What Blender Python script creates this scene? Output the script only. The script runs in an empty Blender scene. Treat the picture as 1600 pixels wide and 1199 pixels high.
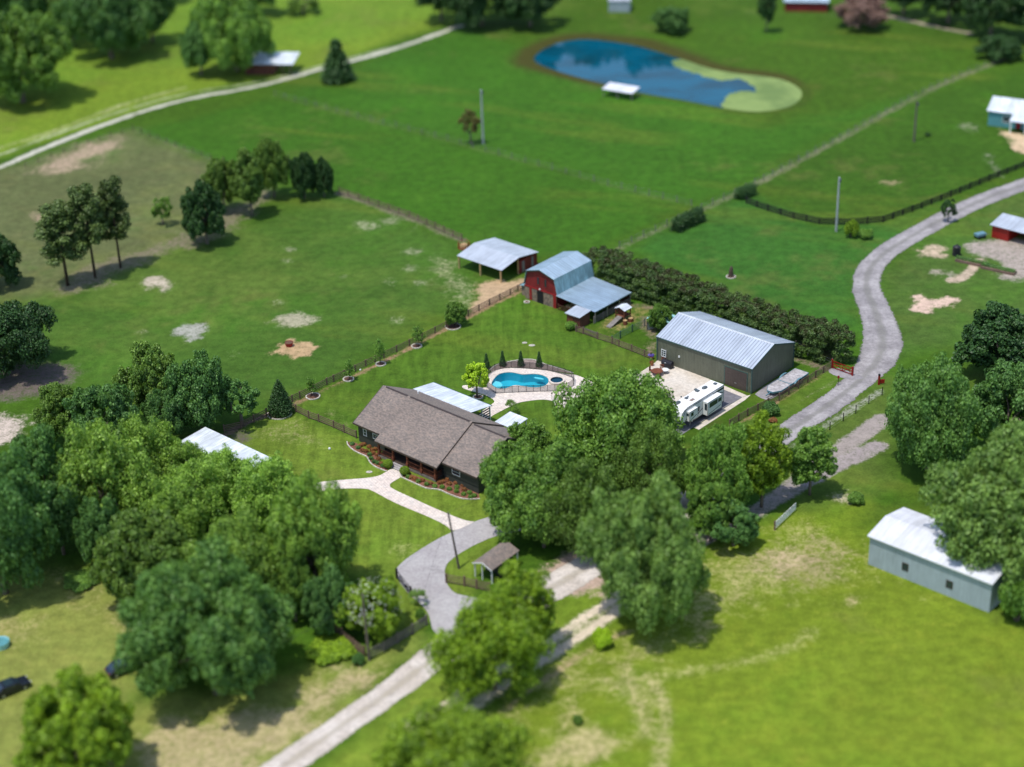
import bpy, bmesh, math, random
import numpy as np
from mathutils import Vector, Matrix, geometry
rnd = random.Random(7)
sc = bpy.context.scene

# ------------------------------------------------------------------ camera
F = 2804.37; PIT = math.radians(27.757); ROL = math.radians(-1.9685); CH = 135.0
cp, sp = math.cos(PIT), math.sin(PIT)
_R0 = np.array([1., 0, 0]); _U0 = np.array([0, sp, cp]); DV = np.array([0, cp, -sp])
RV_ = _R0*math.cos(ROL) + _U0*math.sin(ROL); UV_ = -_R0*math.sin(ROL) + _U0*math.cos(ROL)
C0 = np.array([0, 0, CH])
cam_d = bpy.data.cameras.new('camera'); cam = bpy.data.objects.new('camera', cam_d)
sc.collection.objects.link(cam); sc.camera = cam
cam.matrix_world = Matrix(((RV_[0], UV_[0], -DV[0], 0), (RV_[1], UV_[1], -DV[1], 0), (RV_[2], UV_[2], -DV[2], CH), (0, 0, 0, 1)))
cam_d.sensor_width = 36; cam_d.lens = F/1600*36
cam_d.clip_start = 1; cam_d.clip_end = 12000
cam_d.dof.use_dof = True; cam_d.dof.focus_distance = 279; cam_d.dof.aperture_fstop = 0.027

# ------------------------------------------------------------------ light
SUN_EL = math.radians(72); SUN_DIR = np.array([-.80, -.60])     # horizontal direction towards the sun
world = bpy.data.worlds.new('World'); sc.world = world; world.use_nodes = True
wn = world.node_tree.nodes; wl = world.node_tree.links
bg = wn['Background']; sky = wn.new('ShaderNodeTexSky'); sky.sky_type = 'NISHITA'; sky.sun_disc = False
sky.sun_elevation = SUN_EL; sky.sun_rotation = math.atan2(SUN_DIR[0], SUN_DIR[1])
wl.new(sky.outputs[0], bg.inputs[0]); bg.inputs[1].default_value = 0.15
sd = bpy.data.lights.new('sun', 'SUN'); sd.energy = 2.7; sd.angle = math.radians(1.2); sd.color = (1, .96, .88)
so = bpy.data.objects.new('sun', sd); sc.collection.objects.link(so)
_d = Vector((-SUN_DIR[0]*math.cos(SUN_EL), -SUN_DIR[1]*math.cos(SUN_EL), -math.sin(SUN_EL)))
so.rotation_euler = _d.to_track_quat('-Z', 'Y').to_euler()
sc.view_settings.view_transform = 'Standard'; sc.view_settings.look = 'None'
sc.view_settings.exposure = 0.42; sc.view_settings.gamma = 1

# ------------------------------------------------------------------ helpers
def G(px, py, z=0.):
    d = DV + RV_*(px-800)/F - UV_*(py-599.5)/F
    return C0 + d*((z-CH)/d[2])
def PJ(p):
    q = np.asarray(p, float)-C0; dd = q@DV
    return 800+F*(q@RV_)/dd, 599.5-F*(q@UV_)/dd, F/dd
def G2(px, py, z=0.): q = G(px, py, z); return (float(q[0]), float(q[1]))
def zat(base, py):
    lo, hi = 0, 60
    for _ in range(40):
        m = (lo+hi)/2
        if PJ([base[0], base[1], m])[1] > py: lo = m
        else: hi = m
    return lo
def srgb(r, g, b, k=1.0):
    f = lambda c: (c/255/12.92 if c/255 <= .04045 else ((c/255+.055)/1.055)**2.4)*k
    return (f(r), f(g), f(b))
YAW = 0.74
A_ = np.array([math.cos(YAW), -math.sin(YAW)]); B_ = np.array([math.sin(YAW), math.cos(YAW)])
def LC(o, px, py, z=0.):          # local building coordinates of the point seen at px,py at height z
    q = G(px, py, z)[:2]-np.asarray(o)[:2]; return float(q@A_), float(q@B_)
def tag(o, label=None, cat=None, group=None, kind=None):
    if label: o['label'] = label
    if cat: o['category'] = cat
    if group: o['group'] = group
    if kind: o['kind'] = kind
    return o
def link(o): sc.collection.objects.link(o); return o
def thing(name, label, cat, loc=(0, 0, 0), rz=0., group=None):
    o = link(bpy.data.objects.new(name, None)); o.location = tuple(loc) if len(loc) == 3 else (loc[0], loc[1], 0)
    o.rotation_euler = (0, 0, rz); o.empty_display_size = .3
    return tag(o, label, cat, group)
def copy_tree(root):
    c = link(root.copy())
    for ch in list(root.children):
        d = link(ch.copy()); d.parent = c
        for g in list(ch.children):
            e = link(g.copy()); e.parent = d
    return c

class MB:
    def __init__(s): s.v = []; s.f = []
    def add(s, vs, fs):
        n = len(s.v); s.v += [tuple(map(float, v)) for v in vs]; s.f += [tuple(i+n for i in f) for f in fs]; return s
    def box(s, x0, y0, z0, x1, y1, z1):
        return s.add([(x0,y0,z0),(x1,y0,z0),(x1,y1,z0),(x0,y1,z0),(x0,y0,z1),(x1,y0,z1),(x1,y1,z1),(x0,y1,z1)],
                     [(0,3,2,1),(4,5,6,7),(0,1,5,4),(1,2,6,5),(2,3,7,6),(3,0,4,7)])
    def bar(s, a, b, w, h=None):     # square bar from a to b
        a = Vector(a); b = Vector(b); h = h or w; d = (b-a).normalized()
        up = Vector((0,0,1)) if abs(d.z) < .95 else Vector((1,0,0))
        x = d.cross(up).normalized()*(w/2); y = x.cross(d).normalized()*(h/2)
        return s.add([a-x-y,a+x-y,a+x+y,a-x+y,b-x-y,b+x-y,b+x+y,b-x+y],
                     [(0,3,2,1),(4,5,6,7),(0,1,5,4),(1,2,6,5),(2,3,7,6),(3,0,4,7)])
    def cyl(s, a, b, r0, r1=None, n=10, caps=True):
        a = Vector(a); b = Vector(b); r1 = r0 if r1 is None else r1; d = (b-a).normalized()
        up = Vector((0,0,1)) if abs(d.z) < .95 else Vector((1,0,0))
        x = d.cross(up).normalized(); y = x.cross(d).normalized(); vs = []
        for p, r in ((a, r0), (b, r1)):
            for k in range(n):
                t = 2*math.pi*k/n; vs.append(p+x*(r*math.cos(t))+y*(r*math.sin(t)))
        fs = [(k, (k+1) % n, n+(k+1) % n, n+k) for k in range(n)]
        if caps: fs += [tuple(range(n))[::-1], tuple(range(n, 2*n))]
        return s.add(vs, fs)
    def slab(s, quad, t):             # thick sheet below a 3D polygon
        n = len(quad); q = [Vector(p) for p in quad]
        nn = (q[1]-q[0]).cross(q[2]-q[0]).normalized()
        if nn.z < 0: nn = -nn
        lo = [p-nn*t for p in q]
        return s.add(q+lo, [tuple(range(n)), tuple(range(2*n-1, n-1, -1))]+[(i, (i+1) % n, n+(i+1) % n, n+i) for i in range(n)])
    def prism(s, poly, z0, z1):
        n = len(poly)
        return s.add([(x,y,z0) for x,y in poly]+[(x,y,z1) for x,y in poly],
                     [tuple(range(n))[::-1], tuple(range(n,2*n))]+[(i,(i+1)%n,n+(i+1)%n,n+i) for i in range(n)])
    def xprism(s, prof, x0, x1):      # profile in (y,z) extruded along x
        n = len(prof)
        return s.add([(x0,y,z) for y,z in prof]+[(x1,y,z) for y,z in prof],
                     [tuple(range(n))[::-1], tuple(range(n,2*n))]+[(i,(i+1)%n,n+(i+1)%n,n+i) for i in range(n)])
    def yprism(s, prof, y0, y1):      # profile in (x,z) extruded along y
        n = len(prof)
        return s.add([(x,y0,z) for x,z in prof]+[(x,y1,z) for x,z in prof],
                     [tuple(range(n))[::-1], tuple(range(n,2*n))]+[(i,(i+1)%n,n+(i+1)%n,n+i) for i in range(n)])
    def ball(s, c, r, seg=12, rings=8, sq=(1,1,1), noise=0.):
        vs = []; fs = []
        for i in range(rings+1):
            t = math.pi*i/rings
            for k in range(seg):
                p = 2*math.pi*k/seg; q = 1+noise*rnd.uniform(-1, 1)
                vs.append((c[0]+r*sq[0]*q*math.sin(t)*math.cos(p), c[1]+r*sq[1]*q*math.sin(t)*math.sin(p), c[2]+r*sq[2]*q*math.cos(t)))
        for i in range(rings):
            for k in range(seg):
                a = i*seg+k; b = i*seg+(k+1) % seg; fs.append((a, a+seg, b+seg, b))
        return s.add(vs, fs)
    def build(s, name, mat, parent=None, smooth=False, bevel=0.):
        me = bpy.data.meshes.new(name); me.from_pydata(s.v, [], s.f)
        bm = bmesh.new(); bm.from_mesh(me); bmesh.ops.recalc_face_normals(bm, faces=bm.faces); bm.to_mesh(me); bm.free()
        if mat: me.materials.append(mat)
        if smooth: me.polygons.foreach_set('use_smooth', [True]*len(me.polygons))
        o = link(bpy.data.objects.new(name, me)); o.parent = parent
        if bevel:
            b = o.modifiers.new('bevel', 'BEVEL'); b.width = bevel; b.segments = 2; b.limit_method = 'ANGLE'
        return o

# ------------------------------------------------------------------ materials
class NT:
    def __init__(s, name):
        s.m = bpy.data.materials.new(name); s.m.use_nodes = True; s.t = s.m.node_tree
        s.n = s.t.nodes; s.l = s.t.links; s.b = s.n['Principled BSDF']; s.out = s.n['Material Output']
    def new(s, ty, **kw):
        n = s.n.new(ty)
        for k, v in kw.items(): setattr(n, k, v)
        return n
    def set(s, n, i, v):
        if hasattr(v, 'is_linked') or isinstance(v, bpy.types.NodeSocket): s.l.new(v, n.inputs[i])
        else: n.inputs[i].default_value = v
    def coord(s, w='Object'):
        return s.new('ShaderNodeTexCoord').outputs[w]
    def pos(s): return s.new('ShaderNodeNewGeometry').outputs['Position']
    def noise(s, vec, scale, detail=3, rough=.55, w='Fac'):
        n = s.new('ShaderNodeTexNoise'); s.set(n, 'Vector', vec); n.inputs['Scale'].default_value = scale
        n.inputs['Detail'].default_value = detail; n.inputs['Roughness'].default_value = rough; return n.outputs[w]
    def math(s, op, a, b=0., c=None, clamp=False):
        n = s.new('ShaderNodeMath', operation=op, use_clamp=clamp); s.set(n, 0, a); s.set(n, 1, b)
        if c is not None: s.set(n, 2, c)
        return n.outputs[0]
    def mix(s, fac, a, b, mode='MIX'):
        n = s.new('ShaderNodeMix', data_type='RGBA', blend_type=mode)
        s.set(n, 0, fac); s.set(n, 6, a if not isinstance(a, tuple) else (*a[:3], 1)); s.set(n, 7, b if not isinstance(b, tuple) else (*b[:3], 1))
        return n.outputs[2]
    def ramp(s, fac, lo, hi, a=0., b=1.):
        n = s.new('ShaderNodeMapRange', interpolation_type='SMOOTHSTEP'); s.set(n, 0, fac)
        n.inputs[1].default_value = lo; n.inputs[2].default_value = hi; n.inputs[3].default_value = a; n.inputs[4].default_value = b
        return n.outputs[0]
    def scale3(s, vec, x, y, z):
        n = s.new('ShaderNodeVectorMath', operation='MULTIPLY'); s.set(n, 0, vec); n.inputs[1].default_value = (x, y, z); return n.outputs[0]
    def sep(s, vec):
        n = s.new('ShaderNodeSeparateXYZ'); s.set(n, 0, vec); return n.outputs
    def comb(s, x, y, z):
        n = s.new('ShaderNodeCombineXYZ'); s.set(n, 0, x); s.set(n, 1, y); s.set(n, 2, z); return n.outputs[0]
    def white(s, v):
        n = s.new('ShaderNodeTexWhiteNoise', noise_dimensions='1D'); s.set(n, 'W', v); return n.outputs['Value']
    def bump(s, h, dist=.02, strength=1.):
        n = s.new('ShaderNodeBump'); s.set(n, 'Height', h); n.inputs['Distance'].default_value = dist; n.inputs['Strength'].default_value = strength
        s.l.new(n.outputs[0], s.b.inputs['Normal'])
    def bsdf(s, col=None, rough=None, metal=None, spec=None, emis=None):
        if col is not None: s.set(s.b, 'Base Color', col if not isinstance(col, tuple) else (*col[:3], 1))
        if rough is not None: s.set(s.b, 'Roughness', rough)
        if metal is not None: s.set(s.b, 'Metallic', metal)
        if spec is not None: s.set(s.b, 'Specular IOR Level', spec)
        return s.m
def sc_col(c, k): return tuple(min(1, x*k) for x in c)

def m_plain(name, col, rough=.6, metal=0., var=.18, scale=3., spec=.4):
    t = NT(name); n = t.noise(t.coord(), scale, 4); n2 = t.noise(t.coord(), scale*9, 2)
    v = t.math('ADD', t.ramp(n, .3, .7, 1-var, 1+var*.6), t.ramp(n2, .3, .7, -var*.3, var*.3))
    c = t.mix(1., tuple(col), t.comb(v, v, v), 'MULTIPLY')
    return t.bsdf(c, rough, metal, spec)
def m_panel(name, col, axis='x', width=.9, rib=.3, var=.1, metal=.0, rough=.45, streak=.12, seam=.25, depth=.03, patch=None):
    """ribbed sheet metal: ribs run across `axis`; single sheets differ a little, seams are thin, streaks run along the ribs"""
    t = NT(name); co = t.coord(); X, Y, Z = t.sep(co)
    a = X if axis == 'x' else Y
    u = t.math('DIVIDE', a, width); pid = t.math('FLOOR', u)
    pv = t.math('MULTIPLY_ADD', t.white(pid), 2*var, 1-var)
    fr = t.math('FRACT', t.math('DIVIDE', a, rib))
    tri = t.math('ABSOLUTE', t.math('SUBTRACT', fr, .5))             # 0 at rib centre
    ribh = t.ramp(tri, .05, .16, 1., 0.)
    sv = t.scale3(co, 2.5 if axis == 'x' else .25, .25 if axis == 'x' else 2.5, .4)
    st = t.ramp(t.noise(sv, 1.3, 4), .3, .72, 1-streak, 1+streak*.7)
    big = t.ramp(t.noise(co, .35, 3), .35, .65, 1-streak*.6, 1+streak*.4)
    v = t.math('MULTIPLY', t.math('MULTIPLY', pv, st), big)
    v = t.math('MULTIPLY', v, t.math('SUBTRACT', 1., t.math('MULTIPLY', ribh, seam)))
    c = t.mix(1., tuple(col), t.comb(v, v, v), 'MULTIPLY')
    if patch: c = t.mix(t.ramp(t.noise(co, .6, 4), .55, .75, 0, .5), c, tuple(patch))
    t.bump(ribh, depth)
    return t.bsdf(c, rough, metal, .5)
def m_shingle(name, col, seed=0.):
    t = NT(name); co = t.coord(); X, Y, Z = t.sep(co)
    row = t.math('FLOOR', t.math('DIVIDE', Y, .145))
    xo = t.math('ADD', t.math('DIVIDE', X, .33), t.math('MULTIPLY', t.white(row), 7.3))
    cell = t.math('FLOOR', xo)
    w = t.new('ShaderNodeTexWhiteNoise', noise_dimensions='3D'); t.set(w, 'Vector', t.comb(cell, row, seed))
    v1 = t.math('MULTIPLY_ADD', w.outputs['Value'], .44, .80)
    n2 = t.ramp(t.noise(t.scale3(co, 1, 2.2, 1), 2.6, 4, .75), .3, .7, .88, 1.11)
    n3 = t.ramp(t.noise(co, .25, 3), .3, .7, .93, 1.06)
    v = t.math('MULTIPLY', t.math('MULTIPLY', v1, n2), n3)
    edge = t.ramp(t.math('FRACT', t.math('DIVIDE', Y, .145)), 0., .16, .72, 1.)
    v = t.math('MULTIPLY', v, edge)
    c = t.mix(1., t.mix(w.outputs['Value'], tuple(col), sc_col((col[0]*1.08, col[1]*.97, col[2]*.9), 1.05)), t.comb(v, v, v), 'MULTIPLY')
    t.bump(t.math('FRACT', t.math('DIVIDE', Y, -.145)), .02)
    return t.bsdf(c, .93, 0, .2)
def m_gravel(name, col, col2, track=None, sc1=.5, tiles=False, crack=False):
    t = NT(name); p = t.pos()
    n1 = t.noise(p, sc1*.35, 5, .6); n2 = t.noise(p, sc1*3, 5, .75); n3 = t.noise(p, 9., 2, .7)
    c = t.mix(t.ramp(n1, .35, .65), tuple(col), tuple(col2))
    v = t.math('ADD', t.ramp(n2, .3, .7, .82, 1.14), t.ramp(n3, .3, .7, -.09, .09))
    if tiles:
        br = t.new('ShaderNodeTexBrick'); mp = t.new('ShaderNodeMapping'); t.set(mp, 'Vector', p); mp.inputs['Rotation'].default_value = (0, 0, YAW+.3)
        t.set(br, 'Vector', mp.outputs[0]); br.inputs['Scale'].default_value = 1.
        br.inputs['Brick Width'].default_value = .62; br.inputs['Row Height'].default_value = .42; br.inputs['Mortar Size'].default_value = .018
        br.inputs['Color1'].default_value = (.90, .89, .90, 1); br.inputs['Color2'].default_value = (1.06, 1.02, 1.0, 1); br.inputs['Mortar'].default_value = (.66, .62, .6, 1)
        c = t.mix(1., c, br.outputs['Color'], 'MULTIPLY')
    if crack:
        vo = t.new('ShaderNodeTexVoronoi', feature='DISTANCE_TO_EDGE'); t.set(vo, 'Vector', t.mix(.25, p, t.noise(p, 1.2, 3, w='Color'))); vo.inputs['Scale'].default_value = .22
        c = t.mix(t.ramp(vo.outputs['Distance'], 0, .012, .3, 0.), c, sc_col(col, .45))
    c = t.mix(1., c, t.comb(v, v, v), 'MULTIPLY')
    t.bump(n2, .03)
    return t.bsdf(c, .92, 0, .15)
LEAFK = 2.0
def m_leaf(name, col, col2, trans=.28, alt=None):
    t = NT(name); g = t.new('ShaderNodeNewGeometry'); oi = t.new('ShaderNodeObjectInfo'); co = t.coord()
    isl = g.outputs['Random Per Island']
    n1 = t.noise(co, .45, 3)
    f = t.math('ADD', t.math('MULTIPLY', isl, .55), t.math('MULTIPLY', t.ramp(n1, .3, .7), .55), clamp=True)
    c = t.mix(f, tuple(col), tuple(col2))
    v = t.math('ADD', t.math('MULTIPLY_ADD', oi.outputs['Random'], .3, .85), t.math('MULTIPLY_ADD', isl, .5, -.25)); v = t.math('MULTIPLY', v, LEAFK)
    c = t.mix(1., c, t.comb(v, v, v), 'MULTIPLY')
    if alt: c = t.mix(t.math('MULTIPLY', t.ramp(t.noise(co, .8, 3), .42, .62), t.ramp(t.sep(co)[2], 3.4, 5.2)), c, tuple(alt))
    t.bsdf(c, .5, 0, .35)
    tr = t.new('ShaderNodeBsdfTranslucent'); t.l.new(t.mix(1., c, (1.25, 1.25, .5), 'MULTIPLY'), tr.inputs[0])
    mx = t.new('ShaderNodeMixShader'); mx.inputs[0].default_value = trans
    t.l.new(t.b.outputs[0], mx.inputs[1]); t.l.new(tr.outputs[0], mx.inputs[2]); t.l.new(mx.outputs[0], t.out.inputs[0])
    return t.m
def m_wood(name, col, var=.25):
    t = NT(name); co = t.coord(); n = t.noise(t.scale3(co, 1, 1, 6), 2., 4, .7); n2 = t.noise(co, .8, 3)
    v = t.math('MULTIPLY', t.ramp(n, .3, .7, 1-var, 1+var), t.ramp(n2, .3, .7, .85, 1.15))
    return t.bsdf(t.mix(1., tuple(col), t.comb(v, v, v), 'MULTIPLY'), .85, 0, .2)
def m_stone(name, c1, c2, mort, scale=3.2):
    t = NT(name); co = t.coord(); vo = t.new('ShaderNodeTexVoronoi'); t.set(vo, 'Vector', co); vo.inputs['Scale'].default_value = scale
    ed = t.new('ShaderNodeTexVoronoi', feature='DISTANCE_TO_EDGE'); t.set(ed, 'Vector', co); ed.inputs['Scale'].default_value = scale
    c = t.mix(t.math('FRACT', t.math('MULTIPLY', t.sep(vo.outputs['Color'])[0], 3.7)), tuple(c1), tuple(c2))
    c = t.mix(t.ramp(ed.outputs['Distance'], .0, .07, 1., 0.), c, tuple(mort)); t.bump(t.ramp(ed.outputs['Distance'], 0, .1), .04)
    return t.bsdf(c, .85, 0, .3)
M = {}
M['metal_pale'] = m_panel('galvanised_pale', (.60, .64, .70), width=.91, rib=.30, var=.055, metal=.35, rough=.42, streak=.13, seam=.22)
M['metal_shop'] = m_panel('galvanised_shop', (.60, .65, .72), width=1.1, rib=.55, var=.09, metal=.6, rough=.42, streak=.09, seam=.42)
M['metal_blue'] = m_panel('galvanised_blue', (.40, .52, .62), axis='y', width=.91, rib=.61, var=.06, metal=.5, rough=.42, streak=.14, seam=.34)
M['metal_bluex'] = m_panel('galvanised_blue_lengthwise', (.40, .52, .62), axis='x', width=.91, rib=.46, var=.05, metal=.35, rough=.42, streak=.14, seam=.34)
M['metal_teal'] = m_panel('steel_side_teal', (.25, .42, .46), axis='y', width=.91, rib=.30, var=.07, metal=.15, rough=.45, streak=.25, seam=.4)
M['metal_white'] = m_panel('white_roof_sheet', (.74, .79, .85), width=.91, rib=.30, var=.06, metal=.1, rough=.45, streak=.2, seam=.25)
M['metal_bright'] = m_panel('white_painted_roof', (.70, .71, .77), width=.91, rib=.30, var=.05, metal=.0, rough=.5, streak=.12, seam=.12)
M['white_wallm'] = m_panel('pale_blue_siding', (.36, .43, .47), width=.91, rib=.30, var=.03, metal=0, rough=.6, streak=.08, seam=.1)
M['shop_wall'] = m_panel('olive_siding', (.130, .138, .098), width=.91, rib=.30, var=.05, metal=0, rough=.55, streak=.12, seam=.32)
M['shop_wally'] = m_panel('olive_siding_end', (.130, .138, .098), axis='y', width=.91, rib=.30, var=.05, metal=0, rough=.55, streak=.12, seam=.2)
M['trim_green'] = m_plain('dark_green_trim', (.05, .10, .09), .4)
M['shop_door'] = m_panel('roll_up_door_brown', (.075, .055, .048), axis='x', width=50, rib=60, var=0, metal=0, rough=.5)
M['shingle'] = m_shingle('asphalt_shingle', (.205, .178, .162))
M['shingle_cap'] = m_plain('ridge_vent_dark', (.055, .042, .042), .9)
M['house_wall'] = m_plain('dark_olive_wall', (.045, .052, .042), .7, var=.12)
M['house_trim'] = m_plain('brown_fascia', (.07, .05, .04), .6)
M['redwood'] = m_wood('red_brown_timber', (.16, .055, .03))
M['tanwood'] = m_wood('yellow_pine_post', (.45, .31, .15))
M['fence_wood'] = m_wood('weathered_brown_board', (.165, .108, .085))
M['fence_black'] = m_wood('black_board', (.018, .018, .018))
M['fence_grey'] = m_wood('grey_board', (.20, .18, .165))
M['pole_wood'] = m_wood('utility_pole_timber', (.13, .11, .095))
M['pole_grey'] = m_plain('pale_pole', (.35, .38, .38), .7)
M['glass'] = NT('window_glass').bsdf((.02, .035, .05), .08, 0, .8)
M['white_trim'] = m_plain('white_frame', (.72, .74, .74), .5, var=.06)
M['dark'] = m_plain('black_interior', (.008, .008, .009), .9)
M['barn_red'] = m_panel('barn_red_siding', (.22, .014, .018), width=.6, rib=.3, var=.08, metal=0, rough=.6, streak=.2, seam=.2)
M['barn_trim'] = m_plain('barn_red_trim', (.26, .012, .014), .6)
M['bright_red'] = m_plain('bright_red_paint', (.26, .012, .008), .5)
M['stone'] = m_stone('field_stone', (.30, .22, .15), (.13, .10, .085), (.25, .22, .19))
M['edging'] = m_stone('pale_stone_edging', (.62, .58, .50), (.48, .44, .38), (.35, .32, .28), 2.2)
M['rust_wall'] = m_panel('rust_brown_siding', (.13, .042, .025), width=.4, rib=.2, var=.2, metal=0, rough=.8, streak=.3, seam=.3)
M['concrete'] = m_gravel('broom_concrete', (.52, .45, .37), (.62, .56, .49))
M['asphalt'] = m_gravel('worn_grey_asphalt', (.35, .325, .33), (.41, .39, .39), sc1=.8, crack=True)
M['asphalt_dark'] = m_gravel('dark_grey_pad', (.15, .145, .16), (.19, .185, .20))
M['pavers'] = m_gravel('pale_pavers', (.66, .58, .52), (.70, .64, .58), tiles=True)
M['gravel'] = m_gravel('pale_gravel_road', (.50, .44, .40), (.60, .55, .52))
M['gravel_grey'] = m_gravel('grey_gravel_road', (.23, .215, .225), (.31, .29, .30))
M['mulch'] = m_gravel('brown_mulch', (.14, .075, .05), (.09, .05, .04), sc1=2)
M['mulch_red'] = m_gravel('red_mulch', (.23, .10, .065), (.15, .07, .05), sc1=2)
M['mulch_grey'] = m_gravel('pinkish_rock_mulch', (.30, .23, .20), (.21, .16, .145), sc1=2)
M['pool'] = m_plain('pool_plaster', (.05, .42, .52), .7, var=.08, scale=.8)
M['pool_shelf'] = m_plain('pool_plaster_shallow', (.35, .62, .68), .7, var=.08, scale=.8)
M['spa_tile'] = m_plain('spa_blue_tile', (.004, .045, .085), .9)
M['coping'] = m_plain('coping_stone', (.62, .54, .46), .7, scale=2)
M['rubber'] = m_plain('black_rubber', (.012, .012, .013), .7)
M['white_gel'] = m_plain('white_gelcoat', (.78, .79, .78), .3, var=.05, scale=1)
M['rv_roof'] = m_plain('rv_roof_membrane', (.80, .79, .78), .5, var=.06, scale=1.2)
M['rv_dark'] = m_plain('rv_dark_stripe', (.018, .03, .04), .25)
M['grey_plastic'] = m_plain('grey_unit', (.08, .10, .11), .4)
M['black_plastic'] = m_plain('black_cover', (.014, .014, .020), .5)
M['teal_wall'] = m_panel('teal_siding', (.10, .30, .33), width=.6, rib=.3, var=.03, metal=0, rough=.5, streak=.08)
M['steel'] = m_plain('galvanised_tube', (.45, .47, .49), .35, .7)
M['car_dark'] = m_plain('dark_car_paint', (.02, .025, .04), .12, .3, var=.03, spec=.7)
M['bark'] = m_wood('grey_bark', (.17, .14, .115))
M['bark_dark'] = m_wood('brown_bark', (.09, .065, .05))
M['tarp'] = m_plain('turquoise_tarp', (.35, .66, .68), .5)
M['hay'] = m_plain('scattered_straw', (.44, .30, .15), .95)
M['purple'] = m_plain('purple_petals', (.18, .12, .55), .6)
M['terracotta'] = m_plain('terracotta', (.35, .13, .06), .8)
M['trailer_deck'] = m_wood('silvered_deck_boards', (.38, .36, .37), .3)
M['trailer_blue'] = m_plain('dusty_blue_frame', (.12, .24, .30), .45)
M['wire'] = m_plain('wire_black', (.02, .02, .02), .5)
# water of the pool / pond
t = NT('pool_water'); t.bsdf((.75, .96, 1.), .02, 0, .5); t.b.inputs['Transmission Weight'].default_value = 1; t.b.inputs['IOR'].default_value = 1.33
t.bump(t.noise(t.pos(), 1.6, 3), .03, .5)
tb = t.new('ShaderNodeBsdfTransparent'); tb.inputs[0].default_value = (.55, .93, .98, 1)
gl = t.new('ShaderNodeBsdfGlossy'); gl.inputs['Roughness'].default_value = .03; t.l.new(t.n['Bump'].outputs[0], gl.inputs['Normal'])
fr = t.new('ShaderNodeFresnel'); fr.inputs[0].default_value = 1.25
mx = t.new('ShaderNodeMixShader'); t.l.new(fr.outputs[0], mx.inputs[0]); t.l.new(tb.outputs[0], mx.inputs[1]); t.l.new(gl.outputs[0], mx.inputs[2]); t.l.new(mx.outputs[0], t.out.inputs[0])
M['pool_water'] = t.m
t = NT('pond_water'); n = t.noise(t.pos(), .5, 3)
t.bsdf(t.mix(t.ramp(t.noise(t.scale3(t.pos(), 1, 1.6, 1), .055, 4, .6), .40, .66), (.001, .085, .145), (.003, .045, .070)), .02, 0, .5); t.b.inputs['IOR'].default_value = 1.36; t.bump(n, .008, .3); M['pond_water'] = t.m  # blue base and dark mottling paint in reflections of sky and trees
t = NT('duckweed'); p = t.pos(); n = t.noise(p, .12, 4); n2 = t.noise(p, 1.5, 3)
t.bsdf(t.mix(t.ramp(n, .35, .6), (.12, .19, .045), (.20, .28, .075)), .8); M['duckweed'] = t.m
# black mesh of the pool fence
t = NT('mesh_screen'); t.bsdf((.015, .015, .015), .7); tb = t.new('ShaderNodeBsdfTransparent'); mx = t.new('ShaderNodeMixShader'); mx.inputs[0].default_value = .5
t.l.new(tb.outputs[0], mx.inputs[1]); t.l.new(t.b.outputs[0], mx.inputs[2]); t.l.new(mx.outputs[0], t.out.inputs[0]); M['mesh_screen'] = t.m
# foliage
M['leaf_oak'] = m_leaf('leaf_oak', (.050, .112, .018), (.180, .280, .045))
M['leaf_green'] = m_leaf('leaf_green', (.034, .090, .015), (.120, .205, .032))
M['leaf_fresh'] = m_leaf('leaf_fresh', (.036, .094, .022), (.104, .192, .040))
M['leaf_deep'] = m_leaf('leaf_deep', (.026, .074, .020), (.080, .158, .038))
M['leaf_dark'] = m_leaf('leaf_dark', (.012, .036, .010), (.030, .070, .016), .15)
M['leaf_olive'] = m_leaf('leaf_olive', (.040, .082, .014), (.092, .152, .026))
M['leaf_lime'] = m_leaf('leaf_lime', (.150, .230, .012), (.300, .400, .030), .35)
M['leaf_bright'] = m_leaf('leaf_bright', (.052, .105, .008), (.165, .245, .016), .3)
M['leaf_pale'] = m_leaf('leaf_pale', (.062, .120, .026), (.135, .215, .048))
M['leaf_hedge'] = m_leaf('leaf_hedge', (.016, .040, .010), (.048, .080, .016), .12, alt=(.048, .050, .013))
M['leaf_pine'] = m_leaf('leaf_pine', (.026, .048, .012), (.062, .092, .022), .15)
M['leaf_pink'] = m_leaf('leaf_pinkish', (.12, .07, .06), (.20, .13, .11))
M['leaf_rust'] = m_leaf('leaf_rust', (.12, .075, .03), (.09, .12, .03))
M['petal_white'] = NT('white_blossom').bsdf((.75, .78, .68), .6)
M['leaf_red'] = m_leaf('leaf_red_shrub', (.22, .06, .03), (.12, .10, .03))

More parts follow.
